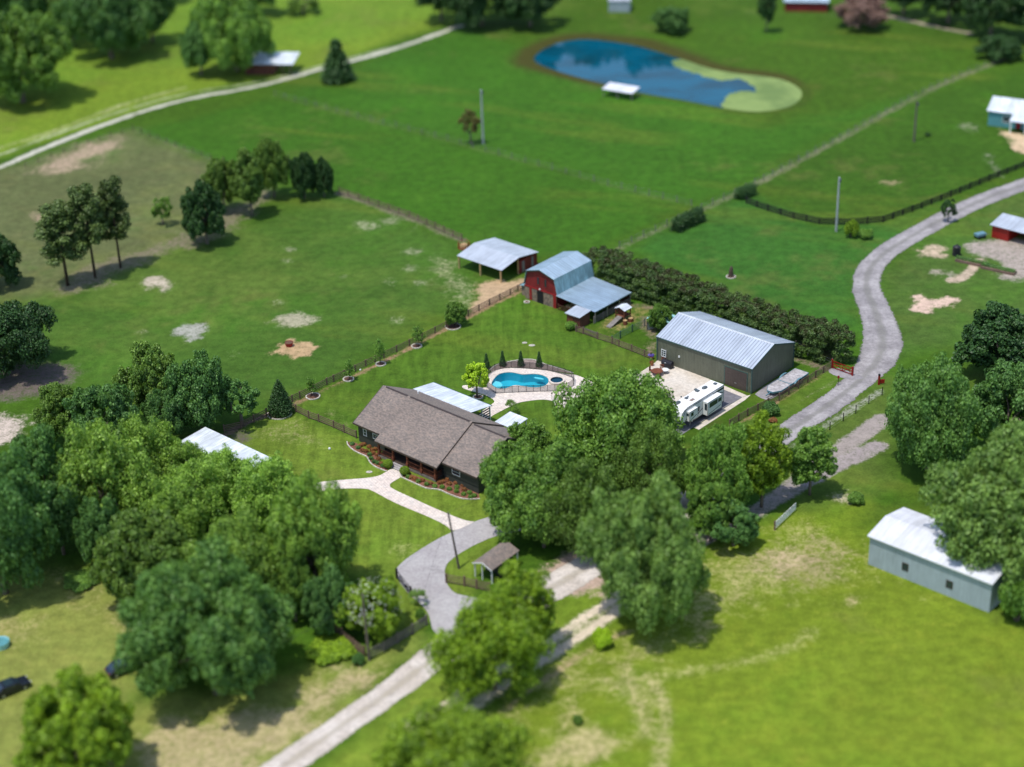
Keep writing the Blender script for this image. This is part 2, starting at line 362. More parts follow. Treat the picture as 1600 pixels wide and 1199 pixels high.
# ------------------------------------------------------------------ numpy noise and polygons
def vnoise(x, y, s, seed=0):
    x = x/s; y = y/s; xi = np.floor(x).astype(np.int64); yi = np.floor(y).astype(np.int64); fx = x-xi; fy = y-yi
    fx = fx*fx*(3-2*fx); fy = fy*fy*(3-2*fy)
    def h(a, b):
        n = (a*374761393+b*668265263+seed*1442695041) & 0xffffffff
        n = ((n ^ (n >> 13))*1274126177) & 0xffffffff
        return ((n ^ (n >> 16)) & 0xffff)/65535.
    return (h(xi,yi)*(1-fx)+h(xi+1,yi)*fx)*(1-fy)+(h(xi,yi+1)*(1-fx)+h(xi+1,yi+1)*fx)*fy
def fbm(x, y, s, seed=0, o=4):
    t = 0; a = .5; n = 0
    for i in range(o): t = t+a*vnoise(x, y, s/2**i, seed+i*17); n += a; a *= .55
    return t/n*2-1
def chaikin(p, it=2, closed=True):
    p = [np.array(q, float) for q in p]
    for _ in range(it):
        o = [] if closed else [p[0]]; n = len(p)
        for i in range(n if closed else n-1):
            a, b = p[i], p[(i+1) % n]; o += [a*.75+b*.25, a*.25+b*.75]
        if not closed: o.append(p[-1])
        p = o
    return [tuple(q) for q in p]
def sdf(X, Y, poly):                  # positive inside
    P = np.array(poly); d = np.full(X.shape, 1e9); ins = np.zeros(X.shape, bool); n = len(P)
    for i in range(n):
        ax, ay = P[i]; bx, by = P[(i+1) % n]; ex, ey = bx-ax, by-ay
        t = np.clip(((X-ax)*ex+(Y-ay)*ey)/(ex*ex+ey*ey+1e-9), 0, 1)
        d = np.minimum(d, (X-ax-t*ex)**2+(Y-ay-t*ey)**2)
        c = (ay > Y) != (by > Y); ins ^= c & (X < (bx-ax)*(Y-ay)/(by-ay+1e-12)+ax)
    d = np.sqrt(d); return np.where(ins, d, -d)
def dline(X, Y, pts):
    P = np.array(pts); d = np.full(X.shape, 1e9)
    for i in range(len(P)-1):
        ax, ay = P[i]; bx, by = P[i+1]; ex, ey = bx-ax, by-ay
        t = np.clip(((X-ax)*ex+(Y-ay)*ey)/(ex*ex+ey*ey+1e-9), 0, 1)
        d = np.minimum(d, (X-ax-t*ex)**2+(Y-ay-t*ey)**2)
    return np.sqrt(d)
def sm(v, a, b):
    t = np.clip((v-a)/(b-a), 0, 1); return t*t*(3-2*t)
def W(px, it=0, closed=True): p = [G2(*q) for q in px]; return chaikin(p, it, closed) if it else p
def Z7(pts): return [(700+x/7.268, 530+y/7.268) for x, y in pts]     # from an enlarged view of the pool

POND = [(825,92),(835,80),(855,69),(880,62),(912,58),(950,61),(1000,69),(1037,80),(1075,92),(1112,105),(1150,112),(1200,117),(1228,122),(1250,132),(1262,144),(1256,158),(1237,169),(1205,175),(1175,177),(1125,170),(1062,157),(1000,147),(940,132),(882,117),(837,102)]
POOL = Z7([(493,500),(515,465),(540,435),(575,402),(640,383),(720,379),(790,394),(850,407),(920,401),(990,399),(1060,409),(1110,428),(1142,455),(1146,490),(1120,524),(1070,546),(1000,556),(930,552),(870,543),(800,529),(740,529),(690,553),(640,570),(580,570),(525,550),(497,525)])
pond_w = W(POND, 2); pool_w = W(POOL, 2)
spa_c = np.array(G2(*Z7([(1235, 487)])[0])); 

# ------------------------------------------------------------------ ground sheet
def axis(a, b, st, lo, hi):
    m = list(np.arange(a, b+st/2, st)); L = []; x = a; s = st
    while x > lo: s *= 1.35; x -= s; L.append(x)
    H = []; x = m[-1]; s = st
    while x < hi: s *= 1.35; x += s; H.append(x)
    return np.array(L[::-1]+m+H)
gx = axis(-165, 175, .8, -6000, 6000); gy = axis(150, 520, .8, -3000, 9000)
XX, YY = np.meshgrid(gx, gy); nx, ny = len(gx), len(gy)
n_a = fbm(XX, YY, 22, 1); n_b = fbm(XX, YY, 6, 5); n_c = fbm(XX, YY, 2.4, 9, 3); n_d = fbm(XX, YY, 60, 14); n_e = fbm(XX, YY, 1.7, 23, 2)
col = np.zeros(XX.shape+(3,)); col[:] = srgb(66, 108, 26)
def blend(mask, c, mode=None):
    global col
    col = col*(1-mask[..., None])+np.array(c)*mask[..., None]
def zone(px, c, soft=3., amp=2., alpha=1.):
    d = sdf(XX, YY, W(px)); blend(sm(d+amp*n_b, -soft, soft)*alpha, srgb(*c))
zone([(-700,-300),(760,-300),(700,38),(600,70),(500,105),(300,148),(0,245),(-700,460)], (112,150,44), 3)          # fields beyond the farm track
zone([(-700,-300),(760,-300),(690,20),(560,60),(420,70),(240,110),(0,150),(-700,300)], (104,148,44), 8, 6)
zone([(-900,480),(0,262),(205,203),(330,250),(360,330),(260,385),(110,455),(-40,520),(-500,700)], (98,116,70), 4, 3)      # worn paddock
zone([(-40,470),(110,460),(280,385),(530,303),(720,375),(745,440),(700,480),(455,625),(340,640),(-100,560)], (70,112,38), 5, 3)
zone([(215,205),(430,152),(1080,320),(930,392),(840,400),(722,372),(530,300),(330,250)], (60,110,26), 2.5, 1.5)  # pasture zones: dimmer light over the far fields painted into darker greens
zone([(440,150),(720,42),(1010,140),(1200,200),(1430,150),(1090,320)], (60,112,28), 5, 3)
zone([(970,390),(1170,300),(1290,350),(1480,310),(1350,430),(1345,520),(1200,480)], (58,112,38), 4, 3)
zone([(1180,290),(1440,150),(1600,110),(1900,150),(1600,260),(1380,345),(1280,350)], (60,104,26), 4, 3)
zone([(1385,420),(1480,345),(1900,200),(1900,520),(1480,540),(1390,560),(1370,480)], (74,110,44), 4, 3)
zone([(350,668),(455,628),(700,497),(822,448),(905,505),(1025,562),(990,600),(900,640),(1060,700),(700,700),(560,720),(400,700)], (78,120,34), 1.2, .6)  # mown back lawn
zone([(350,690),(440,640),(560,690),(760,760),(800,820),(700,960),(600,1000),(560,900),(480,770)], (104,138,46), 1.5, 1)   # front lawn
zone([(1140,660),(1300,570),(1340,590),(1200,680),(1150,700)], (84,124,38), 1.5, 1)
zone([(1215,700),(1390,590),(1400,760),(1230,820)], (84,116,44), 3, 2)
zone([(700,1220),(850,1040),(980,960),(1130,860),(1230,800),(1340,790),(1370,860),(1560,970),(2100,1050),(2100,1900),(300,1900)], (114,146,40), 4, 3)
zone([(-500,960),(0,900),(180,900),(240,1000),(200,1100),(500,1050),(640,1000),(560,1100),(440,1199),(300,1400),(-500,1900)], (132,154,72), 4, 3)
zone([(480,1220),(640,1090),(700,1030),(820,960),(930,900),(1010,930),(860,1030),(690,1170),(560,1300)], (112,150,44), 3, 2)
# large soft variation of the sward
col *= np.array([.86, .70, .74])
lum = 1+.16*n_a+.10*n_b+.07*n_c; col *= lum[..., None]
dry = sm(n_d+.5*n_b, .15, .8)*.28; blend(dry*.8, srgb(132, 140, 66, .8))
tan = sm(fbm(XX, YY, 14, 31)+.35*n_c, .25, .75)*.34; blend(tan, srgb(112, 112, 58, .8)); tan = sm(fbm(XX*.4+YY*.9, YY*.25-XX*.1, 9, 41), .2, .6)*.20; blend(tan, srgb(126, 132, 50, .85))
rgb_sh = sm(n_a-.4*n_c, .2, .8)*.25; blend(rgb_sh, srgb(60, 112, 20))
# bare soil: strength + colour
soil = np.zeros(XX.shape); scol = np.zeros(XX.shape+(3,)); scol[:] = srgb(170, 150, 125)
def dirt(px, c=(176,158,132), st=1., soft=1.2, amp=1.5, it=1):
    global soil, scol
    d = sdf(XX, YY, W(px, it)); soft = soft*1.8; m = sm(d+amp*n_c+amp*.6*n_b+1.2*n_e, -soft, soft)*st*.9; c = np.array(c)*.94+np.array((118,126,92))*.10
    k = (m > soil*.6)[..., None]; scol = np.where(k & (m > .02)[..., None], np.array(srgb(*c)), scol); soil = np.maximum(soil, m)
def track(px, w, c=(176,158,132), st=.8, soft=.6, amp=.5):
    global soil, scol
    d = w/2-dline(XX, YY, W(px, 2, False)); m = sm(d+amp*n_c, -soft, soft)*st*(1+.35*n_b)
    k = (m > soil*.6)[..., None]; scol = np.where(k & (m > .02)[..., None], np.array(srgb(*c)), scol); soil = np.maximum(soil, m)
dirt([(30,270),(110,228),(190,208),(200,222),(150,255),(80,278)], (178,150,132), .75, 2.5, 3)
dirt([(35,342),(60,328),(85,332),(70,347)], (180,150,130), .8, 1.5)
dirt([(80,455),(120,425),(190,398),(260,378),(330,335),(420,288),(440,305),(340,378),(250,400),(190,432),(110,462)], (118,104,92), .75, 2, 2.5)
dirt([(222,440),(232,430),(262,433),(268,452),(258,458),(246,447),(230,455)], (180,165,150), .9, .8, 1)
dirt([(262,518),(283,505),(318,507),(323,522),(300,532),(280,530)], (152,150,142), .95, .8, 1)
dirt([(425,502),(445,488),(480,485),(500,495),(475,511),(440,514)], (158,150,128), .9, 1, 1.6)
dirt([(427,550),(436,546),(434,537),(446,538),(453,528),(462,536),(478,534),(494,541),(487,548),(490,557),(470,556),(455,566),(447,558),(432,560)], (172,142,108), 1., .4, .5, 0)
for cx, cy, r in ((575,352,22),(608,345,18),(650,357,16),(452,390,12),(452,408,11),(640,393,13),(610,443,18),(654,443,13),(430,472,14),(643,418,15),(680,400,10),(225,520,8),(370,551,9),(540,430,9),(620,500,10)):
    dirt([(cx-r,cy),(cx-r*.3,cy-r*.4),(cx+r,cy-r*.2),(cx+r*.6,cy+r*.35),(cx-r*.4,cy+r*.4)], (160,155,130), .6, 1.2, 1.6)
dirt([(668,410),(690,400),(720,430),(755,440),(748,470),(728,485),(700,480)], (165,160,125), .55, 1.5, 3.5)
dirt([(742,440),(770,436),(800,444),(850,420),(845,445),(815,452),(780,468),(740,492),(728,490),(748,466)], (178,148,118), 1., .6, .8)
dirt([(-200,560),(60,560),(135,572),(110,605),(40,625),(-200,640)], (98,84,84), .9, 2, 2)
dirt([(-200,655),(20,645),(52,655),(45,675),(15,705),(-200,720)], (185,168,158), .95, 1.5, 1.5)
dirt([(60,895),(110,888),(150,910),(230,960),(210,1000),(120,960)], (168,150,110), .5, 2, 3)
dirt([(-50,960),(60,950),(90,1000),(30,1020),(-50,1010)], (175,155,115), .5, 2, 3)
dirt([(210,1230),(232,1120),(290,1125),(420,1112),(530,1050),(580,1042),(600,1055),(520,1110),(470,1150),(400,1199),(350,1260)], (172,154,118), .8, 1.5, 2.5)
dirt([(380,680),(430,655),(470,650),(520,690),(500,700),(430,700)], (140,125,95), .45, 1.2, 2.)
dirt([(505,640),(545,650),(552,670),(520,665)], (140,125,95), .5, 1, 1.2)
dirt([(350,680),(395,668),(400,690),(372,700)], (90,80,78), .8, 1, 1)
dirt([(600,855),(640,845),(650,870),(622,885)], (150,150,95), .5, 1.2, 1.5)
dirt([(1095,885),(1200,840),(1290,810),(1360,870),(1400,905),(1330,925),(1230,935),(1130,960),(1060,1000),(990,1040),(900,1080),(830,1130),(780,1150),(800,1090),(900,1040),(1010,990),(1080,930)], (168,156,108), .62, 4, 6)
dirt([(1060,975),(1090,955),(1130,965),(1120,1000),(1085,1005)], (190,170,120), .7, 1.5, 2)
dirt([(905,1060),(960,1040),(1000,1060),(1005,1100),(960,1090),(915,1080)], (176,160,118), .7, 2, 2)
dirt([(1190,860),(1260,850),(1310,880),(1240,905),(1180,890)], (176,154,124), .8, 2, 2)
dirt([(1245,840),(1330,830),(1350,880),(1280,925),(1210,920)], (160,140,110), .5, 2, 3)
dirt([(1320,930),(1350,935),(1345,950),(1325,950)], (190,165,130), .8, .8, .8)
dirt([(1300,765),(1330,770),(1335,790),(1310,792)], (180,165,145), .7, 1, 1)
dirt([(860,1085),(905,1090),(925,1130),(990,1150),(960,1199),(880,1220),(800,1230),(860,1150)], (176,160,116), .8, 2.5, 3)
track([(1268,985),(1240,1010),(1190,1028),(1130,1042),(1040,1055),(1010,1060)], 2.8, (168,162,108), .48, 1.6)
track([(1012,1058),(1030,1085),(1040,1120),(1036,1160),(1025,1230)], 2.6, (176,164,118), .62, 1.2)
track([(975,1045),(992,1080),(1005,1110),(1012,1150)], 3.2, (176,162,118), .62, 1.4)
dirt([(1418,462),(1435,457),(1452,468),(1478,464),(1497,468),(1490,480),(1462,481),(1455,492),(1440,492),(1437,486),(1415,485),(1432,475)], (200,170,155), 1., .5, .5, 0)
dirt([(1428,395),(1450,383),(1478,387),(1482,397),(1465,405),(1445,400),(1433,406)], (190,165,145), .85, .8, 1)
dirt([(1505,378),(1545,372),(1700,372),(1700,440),(1580,440),(1560,435),(1560,405),(1520,400)], (160,145,140), .9, 1, 1)
dirt([(1450,425),(1470,418),(1495,428),(1488,438),(1465,433)], (165,150,140), .8, .8, 1)
track([(1484,438),(1497,438),(1515,425),(1530,408)], 2.2, (180,160,140), .9)
dirt([(1555,200),(1575,205),(1620,215),(1640,260),(1590,232)], (205,175,145), .95, 1, 1)
track([(1590,232),(1640,250)], 3, (205,175,145), .9)
dirt([(1490,192),(1530,195),(1535,205),(1500,206)], (160,155,135), .6, 1.5, 2)
dirt([(1540,240),(1555,255),(1565,275),(1550,275)], (165,155,145), .7, 1.5, 2)
dirt([(1370,280),(1410,283),(1400,290),(1372,288)], (190,160,130), .6, 1, 1)
dirt([(915,512),(940,497),(975,482),(1010,470),(1030,488),(1010,500),(985,508),(960,522),(945,520)], (158,132,88), .62, 1.2, 2.6)
dirt([(990,500),(1025,490),(1030,520),(1022,560),(1000,548),(1015,530)], (130,110,95), .8, .8, 1)
dirt([(910,462),(975,470),(1028,478),(1025,486),(985,478),(940,490)], (120,100,88), .8, .8, 1)
track([(430,150),(560,185),(680,215),(800,248),(950,290),(1080,322)], 2.2, (98,108,66), .42)
track([(210,205),(330,250)], 1.6, (130,120,100), .5)
track([(530,302),(640,340),(722,376)], 2.4, (112,105,86), .75)
track([(968,388),(1060,345),(1165,297),(1300,225),(1430,152),(1500,120),(1590,85)], 2.2, (124,120,96), .55)
track([(-100,300),(0,262),(100,218),(210,178),(300,152),(400,137),(500,108),(610,80),(720,40)], 2.0, (186,182,168), .95)
track([(-100,275),(0,243),(90,208),(200,170),(300,143),(400,131),(500,103),(610,75)], 1.5, (176,176,150), .6)
track([(-40,243),(30,222),(80,207),(200,160),(290,137)], 2.2, (176,172,130), .5)
dirt([(1040,20),(1300,15),(1450,25),(1520,55),(1500,60),(1400,32),(1300,30)], (120,110,110), .3, 2, 2)
track([(1390,25),(1450,40),(1515,52)], 2.0, (170,150,140), .8)
track([(455,634),(600,566),(730,496),(820,452)], 1.2, (150,118,96), .7)
track([(300,720),(350,676),(455,634)], 1.4, (120,100,88), .8)
track([(1080,850),(1210,785),(1260,742),(1330,690),(1380,655)], 3.4, (150,140,134), .9)
track([(1235,765),(1290,735),(1370,698)], 3.4, (150,140,138), .9)
track([(640,1140),(700,1100),(760,1055),(850,1010),(905,970),(960,935),(1050,880)], 1.7, (205,190,168), 1.)
track([(660,1160),(720,1115),(850,1028),(910,992),(960,958),(1060,890)], 1.7, (205,190,168), 1.)
track([(790,1110),(850,1060),(950,1000),(985,985)], 1.2, (172,150,118), .6)
dirt([(835,905),(870,862),(925,850),(1000,850),(960,900),(935,935),(880,930)], (176,150,138), 1., 1, 1.5)
track([(1190,655),(1260,622),(1310,592)], 1.0, (150,135,118), .4)
track([(1160,660),(1215,628),(1298,577)], 1., (140,112,90), .7)
track([(1235,700),(1290,665),(1330,640),(1375,612)], 1.6, (150,150,135), .6)
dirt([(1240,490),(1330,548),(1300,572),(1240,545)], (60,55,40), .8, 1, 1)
track([(1210,548),(1300,580)], 2.0, (120,105,90), .7)
dirt([(740,180),(760,215),(758,228),(730,225)], (70,90,40), .5, 1, 1)
dpond = sdf(XX, YY, pond_w)
rim = sm(dpond+2*n_b, -9.5, -.5)*(.8+.3*sm(n_a, -.2, .5))*sm(YY-400, -10, 30)+sm(dpond, -3.5, -.5)*.5; rim = np.clip(rim, 0, .95); 
k = ((rim > soil*.6) & (rim > .02))[..., None]; scol = np.where(k, np.array(srgb(66, 66, 28)), scol); soil = np.maximum(soil, rim)
dirt([(1262,128),(1280,118),(1296,130),(1286,146),(1266,158)], (104,80,40), .5, 2, 2)
dpool = sdf(XX, YY, pool_w)
ZZ = .05*n_a*0+np.where(dpond > 0, -1.3*sm(dpond, 0, 5), 0)
ZZ = np.where(dpool > -1.1, -2.2, ZZ); ds = np.hypot(XX-spa_c[0], YY-spa_c[1]); ZZ = np.where(ds < 1.3, -2.2, ZZ)
me = bpy.data.meshes.new('ground'); nv = nx*ny
me.vertices.add(nv); me.vertices.foreach_set('co', np.stack([XX, YY, ZZ], -1).astype(np.float32).ravel())
ii = (np.arange(ny-1)[:, None]*nx+np.arange(nx-1)[None, :]).ravel()
quads = np.stack([ii, ii+1, ii+nx+1, ii+nx], 1).astype(np.int32)
me.loops.add(quads.size); me.loops.foreach_set('vertex_index', quads.ravel())
me.polygons.add(len(quads)); me.polygons.foreach_set('loop_start', np.arange(0, quads.size, 4, dtype=np.int32)); me.update()
def attr(name, arr):
    a = me.attributes.new(name, 'FLOAT_COLOR', 'POINT')
    a.data.foreach_set('color', np.concatenate([arr, np.ones(arr.shape[:-1]+(1,))], -1).astype(np.float32).ravel())
attr('sward', col); attr('bare_colour', scol)
a = me.attributes.new('bare', 'FLOAT', 'POINT'); a.data.foreach_set('value', np.clip(soil, 0, 1).astype(np.float32).ravel())
lawn = np.maximum(sm(sdf(XX, YY, W([(350,668),(455,628),(822,448),(1025,562),(990,600),(1060,700),(800,820),(700,960),(600,1000),(480,770),(400,700)])), -1, 1), 0)
a = me.attributes.new('mown', 'FLOAT', 'POINT'); a.data.foreach_set('value', lawn.astype(np.float32).ravel())
t = NT('grass_and_soil')
def at_(n, w='Color'):
    q = t.new('ShaderNodeAttribute', attribute_name=n); return q.outputs[w]
p = t.pos()
f1 = t.noise(p, .55, 4, .7); f2 = t.noise(p, 3.2, 3, .75); f3 = t.noise(p, .16, 4, .6)
mp = t.new('ShaderNodeMapping'); t.set(mp, 'Vector', p); mp.inputs['Rotation'].default_value = (0, 0, YAW); mp.inputs['Scale'].default_value = (1.1, .12, 1)
st = t.ramp(t.noise(mp.outputs[0], .9, 3, .6), .3, .7, -.16, .16); st = t.math('MULTIPLY', st, at_('mown', 'Fac'))
v = t.math('ADD', t.math('ADD', t.ramp(f1, .3, .7, .80, 1.17), t.ramp(f2, .3, .7, -.17, .17)), st)
g = t.mix(1., at_('sward'), t.comb(v, v, v), 'MULTIPLY')
f5 = t.noise(p, .33, 6, .75); g = t.mix(t.ramp(f5, .54, .70, 0, .32), g, t.mix(1., g, (1.9, 1.45, 2.1), 'MULTIPLY')); g = t.mix(t.ramp(f5, .46, .33, 0, .35), g, t.mix(1., g, (.62, .74, .7), 'MULTIPLY'))
g = t.mix(t.ramp(f3, .5, .72, 0, .22), g, t.mix(1., g, (1.5, 1.15, 1.3), 'MULTIPLY'))
dv = t.math('ADD', t.ramp(f1, .3, .7, .85, 1.12), t.ramp(f2, .3, .7, -.1, .1))
dc = t.mix(1., at_('bare_colour'), t.comb(dv, dv, dv), 'MULTIPLY')
b = at_('bare', 'Fac'); f4 = t.noise(p, 1.1, 5, .8)
bn = t.math('ADD', b, t.math('MULTIPLY', t.math('SUBTRACT', t.math('MULTIPLY_ADD', f2, .35, t.math('MULTIPLY', f4, .65)), .5), 2.3))
bm_ = t.math('MULTIPLY', t.ramp(bn, .25, .95), t.ramp(b, .02, .25))
t.bump(t.math('MULTIPLY_ADD', f2, .6, f1), .10, .7)
t.bsdf(t.mix(bm_, g, dc), .95, 0, .12); me.materials.append(t.m)
tag(link(bpy.data.objects.new('ground', me)), kind='structure')

# ------------------------------------------------------------------ flat sheets: roads, paths, paving
def jitter_poly(p, step=.8, amp=0., seed=3):
    out = []; n = len(p)
    for i in range(n):
        a = np.array(p[i]); b = np.array(p[(i+1) % n]); L = np.linalg.norm(b-a); k = max(1, int(L/step)) if amp else 1
        for j in range(k): out.append(a+(b-a)*j/k)
    if amp:
        o = np.array(out); dx = fbm(o[:, 0], o[:, 1], 2.2, seed, 3)*amp; dy = fbm(o[:, 0]+90, o[:, 1], 2.2, seed+3, 3)*amp
        o[:, 0] += dx; o[:, 1] += dy; out = list(o)
    return [tuple(map(float, q)) for q in out]
def sheet(name, polys, z, mat, thick=0., struct=True, parent=None, org=(0, 0)):
    """polys[0] outer outline, the rest holes; optional rim of height `thick`"""
    loops = [[Vector((x-org[0], y-org[1], 0)) for x, y in pl] for pl in polys]
    tris = geometry.tessellate_polygon(loops); flat = [v for l in loops for v in l]
    m = MB(); m.add([(v.x, v.y, z) for v in flat], [tuple(t_) for t_ in tris])
    if thick:
        for l in loops:
            n = len(l); m.add([(v.x, v.y, z) for v in l]+[(v.x, v.y, z-thick) for v in l], [(i, (i+1) % n, n+(i+1) % n, n+i) for i in range(n)])
    me_ = bpy.data.meshes.new(name); me_.from_pydata(m.v, [], m.f); bm = bmesh.new(); bm.from_mesh(me_)
    for f in bm.faces:
        f.normal_update()
        if abs(f.normal.z) > .5 and f.normal.z < 0: f.normal_flip()
    bm.to_mesh(me_); bm.free(); me_.materials.append(mat)
    o = link(bpy.data.objects.new(name, me_)); o.parent = parent
    if parent is None and org != (0, 0): o.location = (org[0], org[1], 0)
    if struct: tag(o, kind='structure')
    return o
def m_track(name, col, col2, mid):
    t = NT(name); p = t.pos(); q = t.new('ShaderNodeAttribute', attribute_name='across'); u = t.math('ABSOLUTE', q.outputs['Fac'])
    n1 = t.noise(p, .25, 5, .6); n2 = t.noise(p, 1.6, 5, .75); n3 = t.noise(p, 7., 3, .7)
    uw = t.math('ADD', u, t.math('MULTIPLY_ADD', n1, .3, -.15))
    c = t.mix(t.ramp(n1, .35, .65), tuple(col), tuple(col2))
    c = t.mix(t.math('MULTIPLY', t.ramp(uw, .30, .06), t.ramp(n2, .2, .75)), c, tuple(mid))             # loose stuff between the wheel tracks
    c = t.mix(t.math('MULTIPLY', t.ramp(uw, .62, .92), t.ramp(n2, .25, .7)), c, tuple(mid))
    v = t.math('ADD', t.ramp(n2, .3, .7, .80, 1.18), t.ramp(n3, .3, .7, -.12, .12))
    v = t.math('MULTIPLY', v, t.ramp(t.noise(p, .6, 2, .5), .3, .42, .86, 1.))
    t.bump(n2, .05); t.bsdf(t.mix(1., c, t.comb(v, v, v), 'MULTIPLY'), .93, 0, .15)
    al = t.ramp(t.math('ADD', u, t.math('MULTIPLY_ADD', t.math('MULTIPLY_ADD', n2, .6, t.math('MULTIPLY', n1, .4)), .9, -.45)), .86, .80)
    tb = t.new('ShaderNodeBsdfTransparent'); mx = t.new('ShaderNodeMixShader'); t.l.new(al, mx.inputs[0]); t.l.new(tb.outputs[0], mx.inputs[1]); t.l.new(t.b.outputs[0], mx.inputs[2]); t.l.new(mx.outputs[0], t.out.inputs[0]); return t.m
M['gravel'] = m_track('pale_gravel_track', (.50, .44, .39), (.60, .545, .50), (.33, .29, .22)); M['lane'] = m_track('dimmed_gravel_track', (.24, .222, .226), (.36, .335, .335), (.17, .165, .145))
def ribbon(name, ctr, widths, z, mat, amp=.35, struct=True):
    p = np.array(ctr); n = len(p); m = 11; V = []; U = []
    for i in range(n):
        d = p[min(i+1, n-1)]-p[max(i-1, 0)]; d = d/np.linalg.norm(d); nn = np.array([-d[1], d[0]]); w = np.interp(i/(n-1), np.linspace(0, 1, len(widths)), widths)/2*1.22
        for k in range(m): u = -1+2*k/(m-1); q = p[i]+nn*w*u; V.append((float(q[0]), float(q[1]), z)); U.append(u)
    me_ = bpy.data.meshes.new(name); me_.from_pydata(V, [], [(i*m+k, (i+1)*m+k, (i+1)*m+k+1, i*m+k+1) for i in range(n-1) for k in range(m-1)])
    a = me_.attributes.new('across', 'FLOAT', 'POINT'); a.data.foreach_set('value', U); me_.materials.append(mat)
    bm = bmesh.new(); bm.from_mesh(me_)
    for f in bm.faces:
        f.normal_update()
        if f.normal.z < 0: f.normal_flip()
    bm.to_mesh(me_); bm.free(); return tag(link(bpy.data.objects.new(name, me_)), kind='structure')
# main gravel road: front stretch, then, dimming painted into its grey, the stretch that bends round to the far corner
ribbon('gravel_road', W([(330,1275),(450,1193),(531,1136),(600,1089),(650,1050),(700,1012),(760,975),(820,942),(880,908),(960,862),(1040,810),(1110,760)], 3, False), [4.1,4.1,4.0,4.0,4.4,5.5,5.5,5.5,5.2,5,5], .02, M['gravel'])
ribbon('gravel_lane', W([(1105,765),(1165,718),(1235,672),(1300,630),(1350,590),(1377,556),(1380,522),(1368,485),(1352,450),(1357,420),(1385,392),(1440,360),(1500,328),(1560,302),(1640,275),(1760,240)], 3, False), [4.4,4.4,4.4,4.6,6.6,5.6,4.8,4.6,4.6,4.6,4.6,4.6], .024, M['lane'])
sheet('asphalt_driveway', [jitter_poly(chaikin([G2(*q) for q in [(672,965),(664,950),(640,930),(630,918),(622,906),(618,896),(620,886),(645,866),(683,843),(706,832),(742,815),(790,800),(900,760),(900,800),(800,835),(770,838),(722,862),(703,876),(696,886),(695,897),(697,911),(704,922),(714,929),(740,934),(800,945),(760,985),(705,1000),(676,990)]], 2), .7, .08)], .034, M['asphalt'], .05)
sheet('front_walk', [chaikin([G2(*q) for q in [(440,792),(470,768),(482,760),(500,753),(540,750),(590,746),(606,736),(613,732),(631,741),(627,746),(614,753),(608,758),(612,764),(645,779),(675,793),(718,811),(735,815.5),(744,815),(707,832.5),(699,822),(668,807),(618,787),(582,767),(571,763.5),(540,763.5),(510,766),(490,772),(465,790),(450,805)]], 2)], .046, M['pavers'], .06)
deck_out = chaikin([G2(*q) for q in Z7([(155,532),(220,524),(320,540),(400,560),(430,545),(436,440),(470,392),(520,358),(600,338),(720,328),(880,335),(1020,345),(1130,355),(1250,380),(1350,402),(1450,405),(1600,470),(1800,560),(2040,470),(2150,560),(1900,700),(1550,740),(1420,740),(1330,800),(1300,835),(1260,845),(1222,800),(1212,750),(1193,702),(1080,685),(900,705),(790,726),(640,800),(560,842),(490,880),(455,925),(330,870),(430,790),(480,755),(545,708),(440,640),(300,600),(170,565)])], 2)
spa_ring = [(spa_c[0]+1.30*math.cos(k*math.pi/16), spa_c[1]+1.30*math.sin(k*math.pi/16)) for k in range(32)]
def offset(poly, d):
    P = np.array(poly); n = len(P); area = sum(P[i][0]*P[(i+1) % n][1]-P[(i+1) % n][0]*P[i][1] for i in range(n)); s = 1 if area > 0 else -1; o = []
    for i in range(n):
        e = P[(i+1) % n]-P[i-1]; e = e/(np.linalg.norm(e)+1e-9); o.append((P[i][0]+s*e[1]*d, P[i][1]-s*e[0]*d))
    return o
hole = offset(pool_w, .30)
sheet('pool_deck', [deck_out, hole], .05, M['pavers'], .06)
sheet('concrete_patio', [[G2(*q) for q in [(985,592),(1022,568.5),(1031,560),(1056,573),(1106,592),(1136,605),(1167,618.5),(1160,621),(1120,605),(1085,625),(1040,652),(1020,650),(990,625),(975,602)]]], .043, M['concrete'], .06)
sheet('parking_pad', [[G2(*q) for q in [(1121,605.5),(1160,621),(1155,624),(1120,645),(1083,668),(1065,680),(1015,690),(1000,665),(1040,653),(1086,625)]]], .038, M['asphalt_dark'], .05)
sheet('concrete_apron', [[G2(*q) for q in [(1160,621.4),(1167.4,618.9),(1173,617.5),(1164,625.5),(1092,672),(1084,668.6),(1120.3,645.5),(1155.5,624.3)]]], .0405, M['concrete'], .05)
sheet('trailer_pad', [chaikin([G2(*q) for q in [(1177,614.5),(1238,578),(1262,583),(1256,592),(1222,615),(1200,626),(1187,622)]], 1)], .03, M['gravel_grey'])
sheet('gate_apron', [chaikin([G2(*q) for q in [(1292,580),(1303,573),(1340,585),(1352,592),(1330,594),(1305,588)]], 1)], .028, M['gravel_grey'])
# pond
org = tuple(np.mean(pond_w, 0))
sheet('pond', [offset(pond_w, .6)], -.16, M['pond_water'])
wd = chaikin([G2(*q) for q in [(1046,98),(1062,92),(1087,90),(1112,100),(1150,108),(1200,113),(1230,119),(1254,130),(1266,144),(1259,160),(1238,172),(1205,178),(1172,179),(1128,172),(1127,160),(1135,147),(1162,140),(1182,143),(1178,134),(1160,122),(1125,125),(1095,117),(1066,107)]], 2)
sheet('duckweed', [jitter_poly(wd, .6, 1.3)], -.145, M['duckweed'], struct=False)
tag(bpy.data.objects['duckweed'], 'yellow-green duckweed floating over the right end of the blue pond', 'duckweed', kind='stuff')

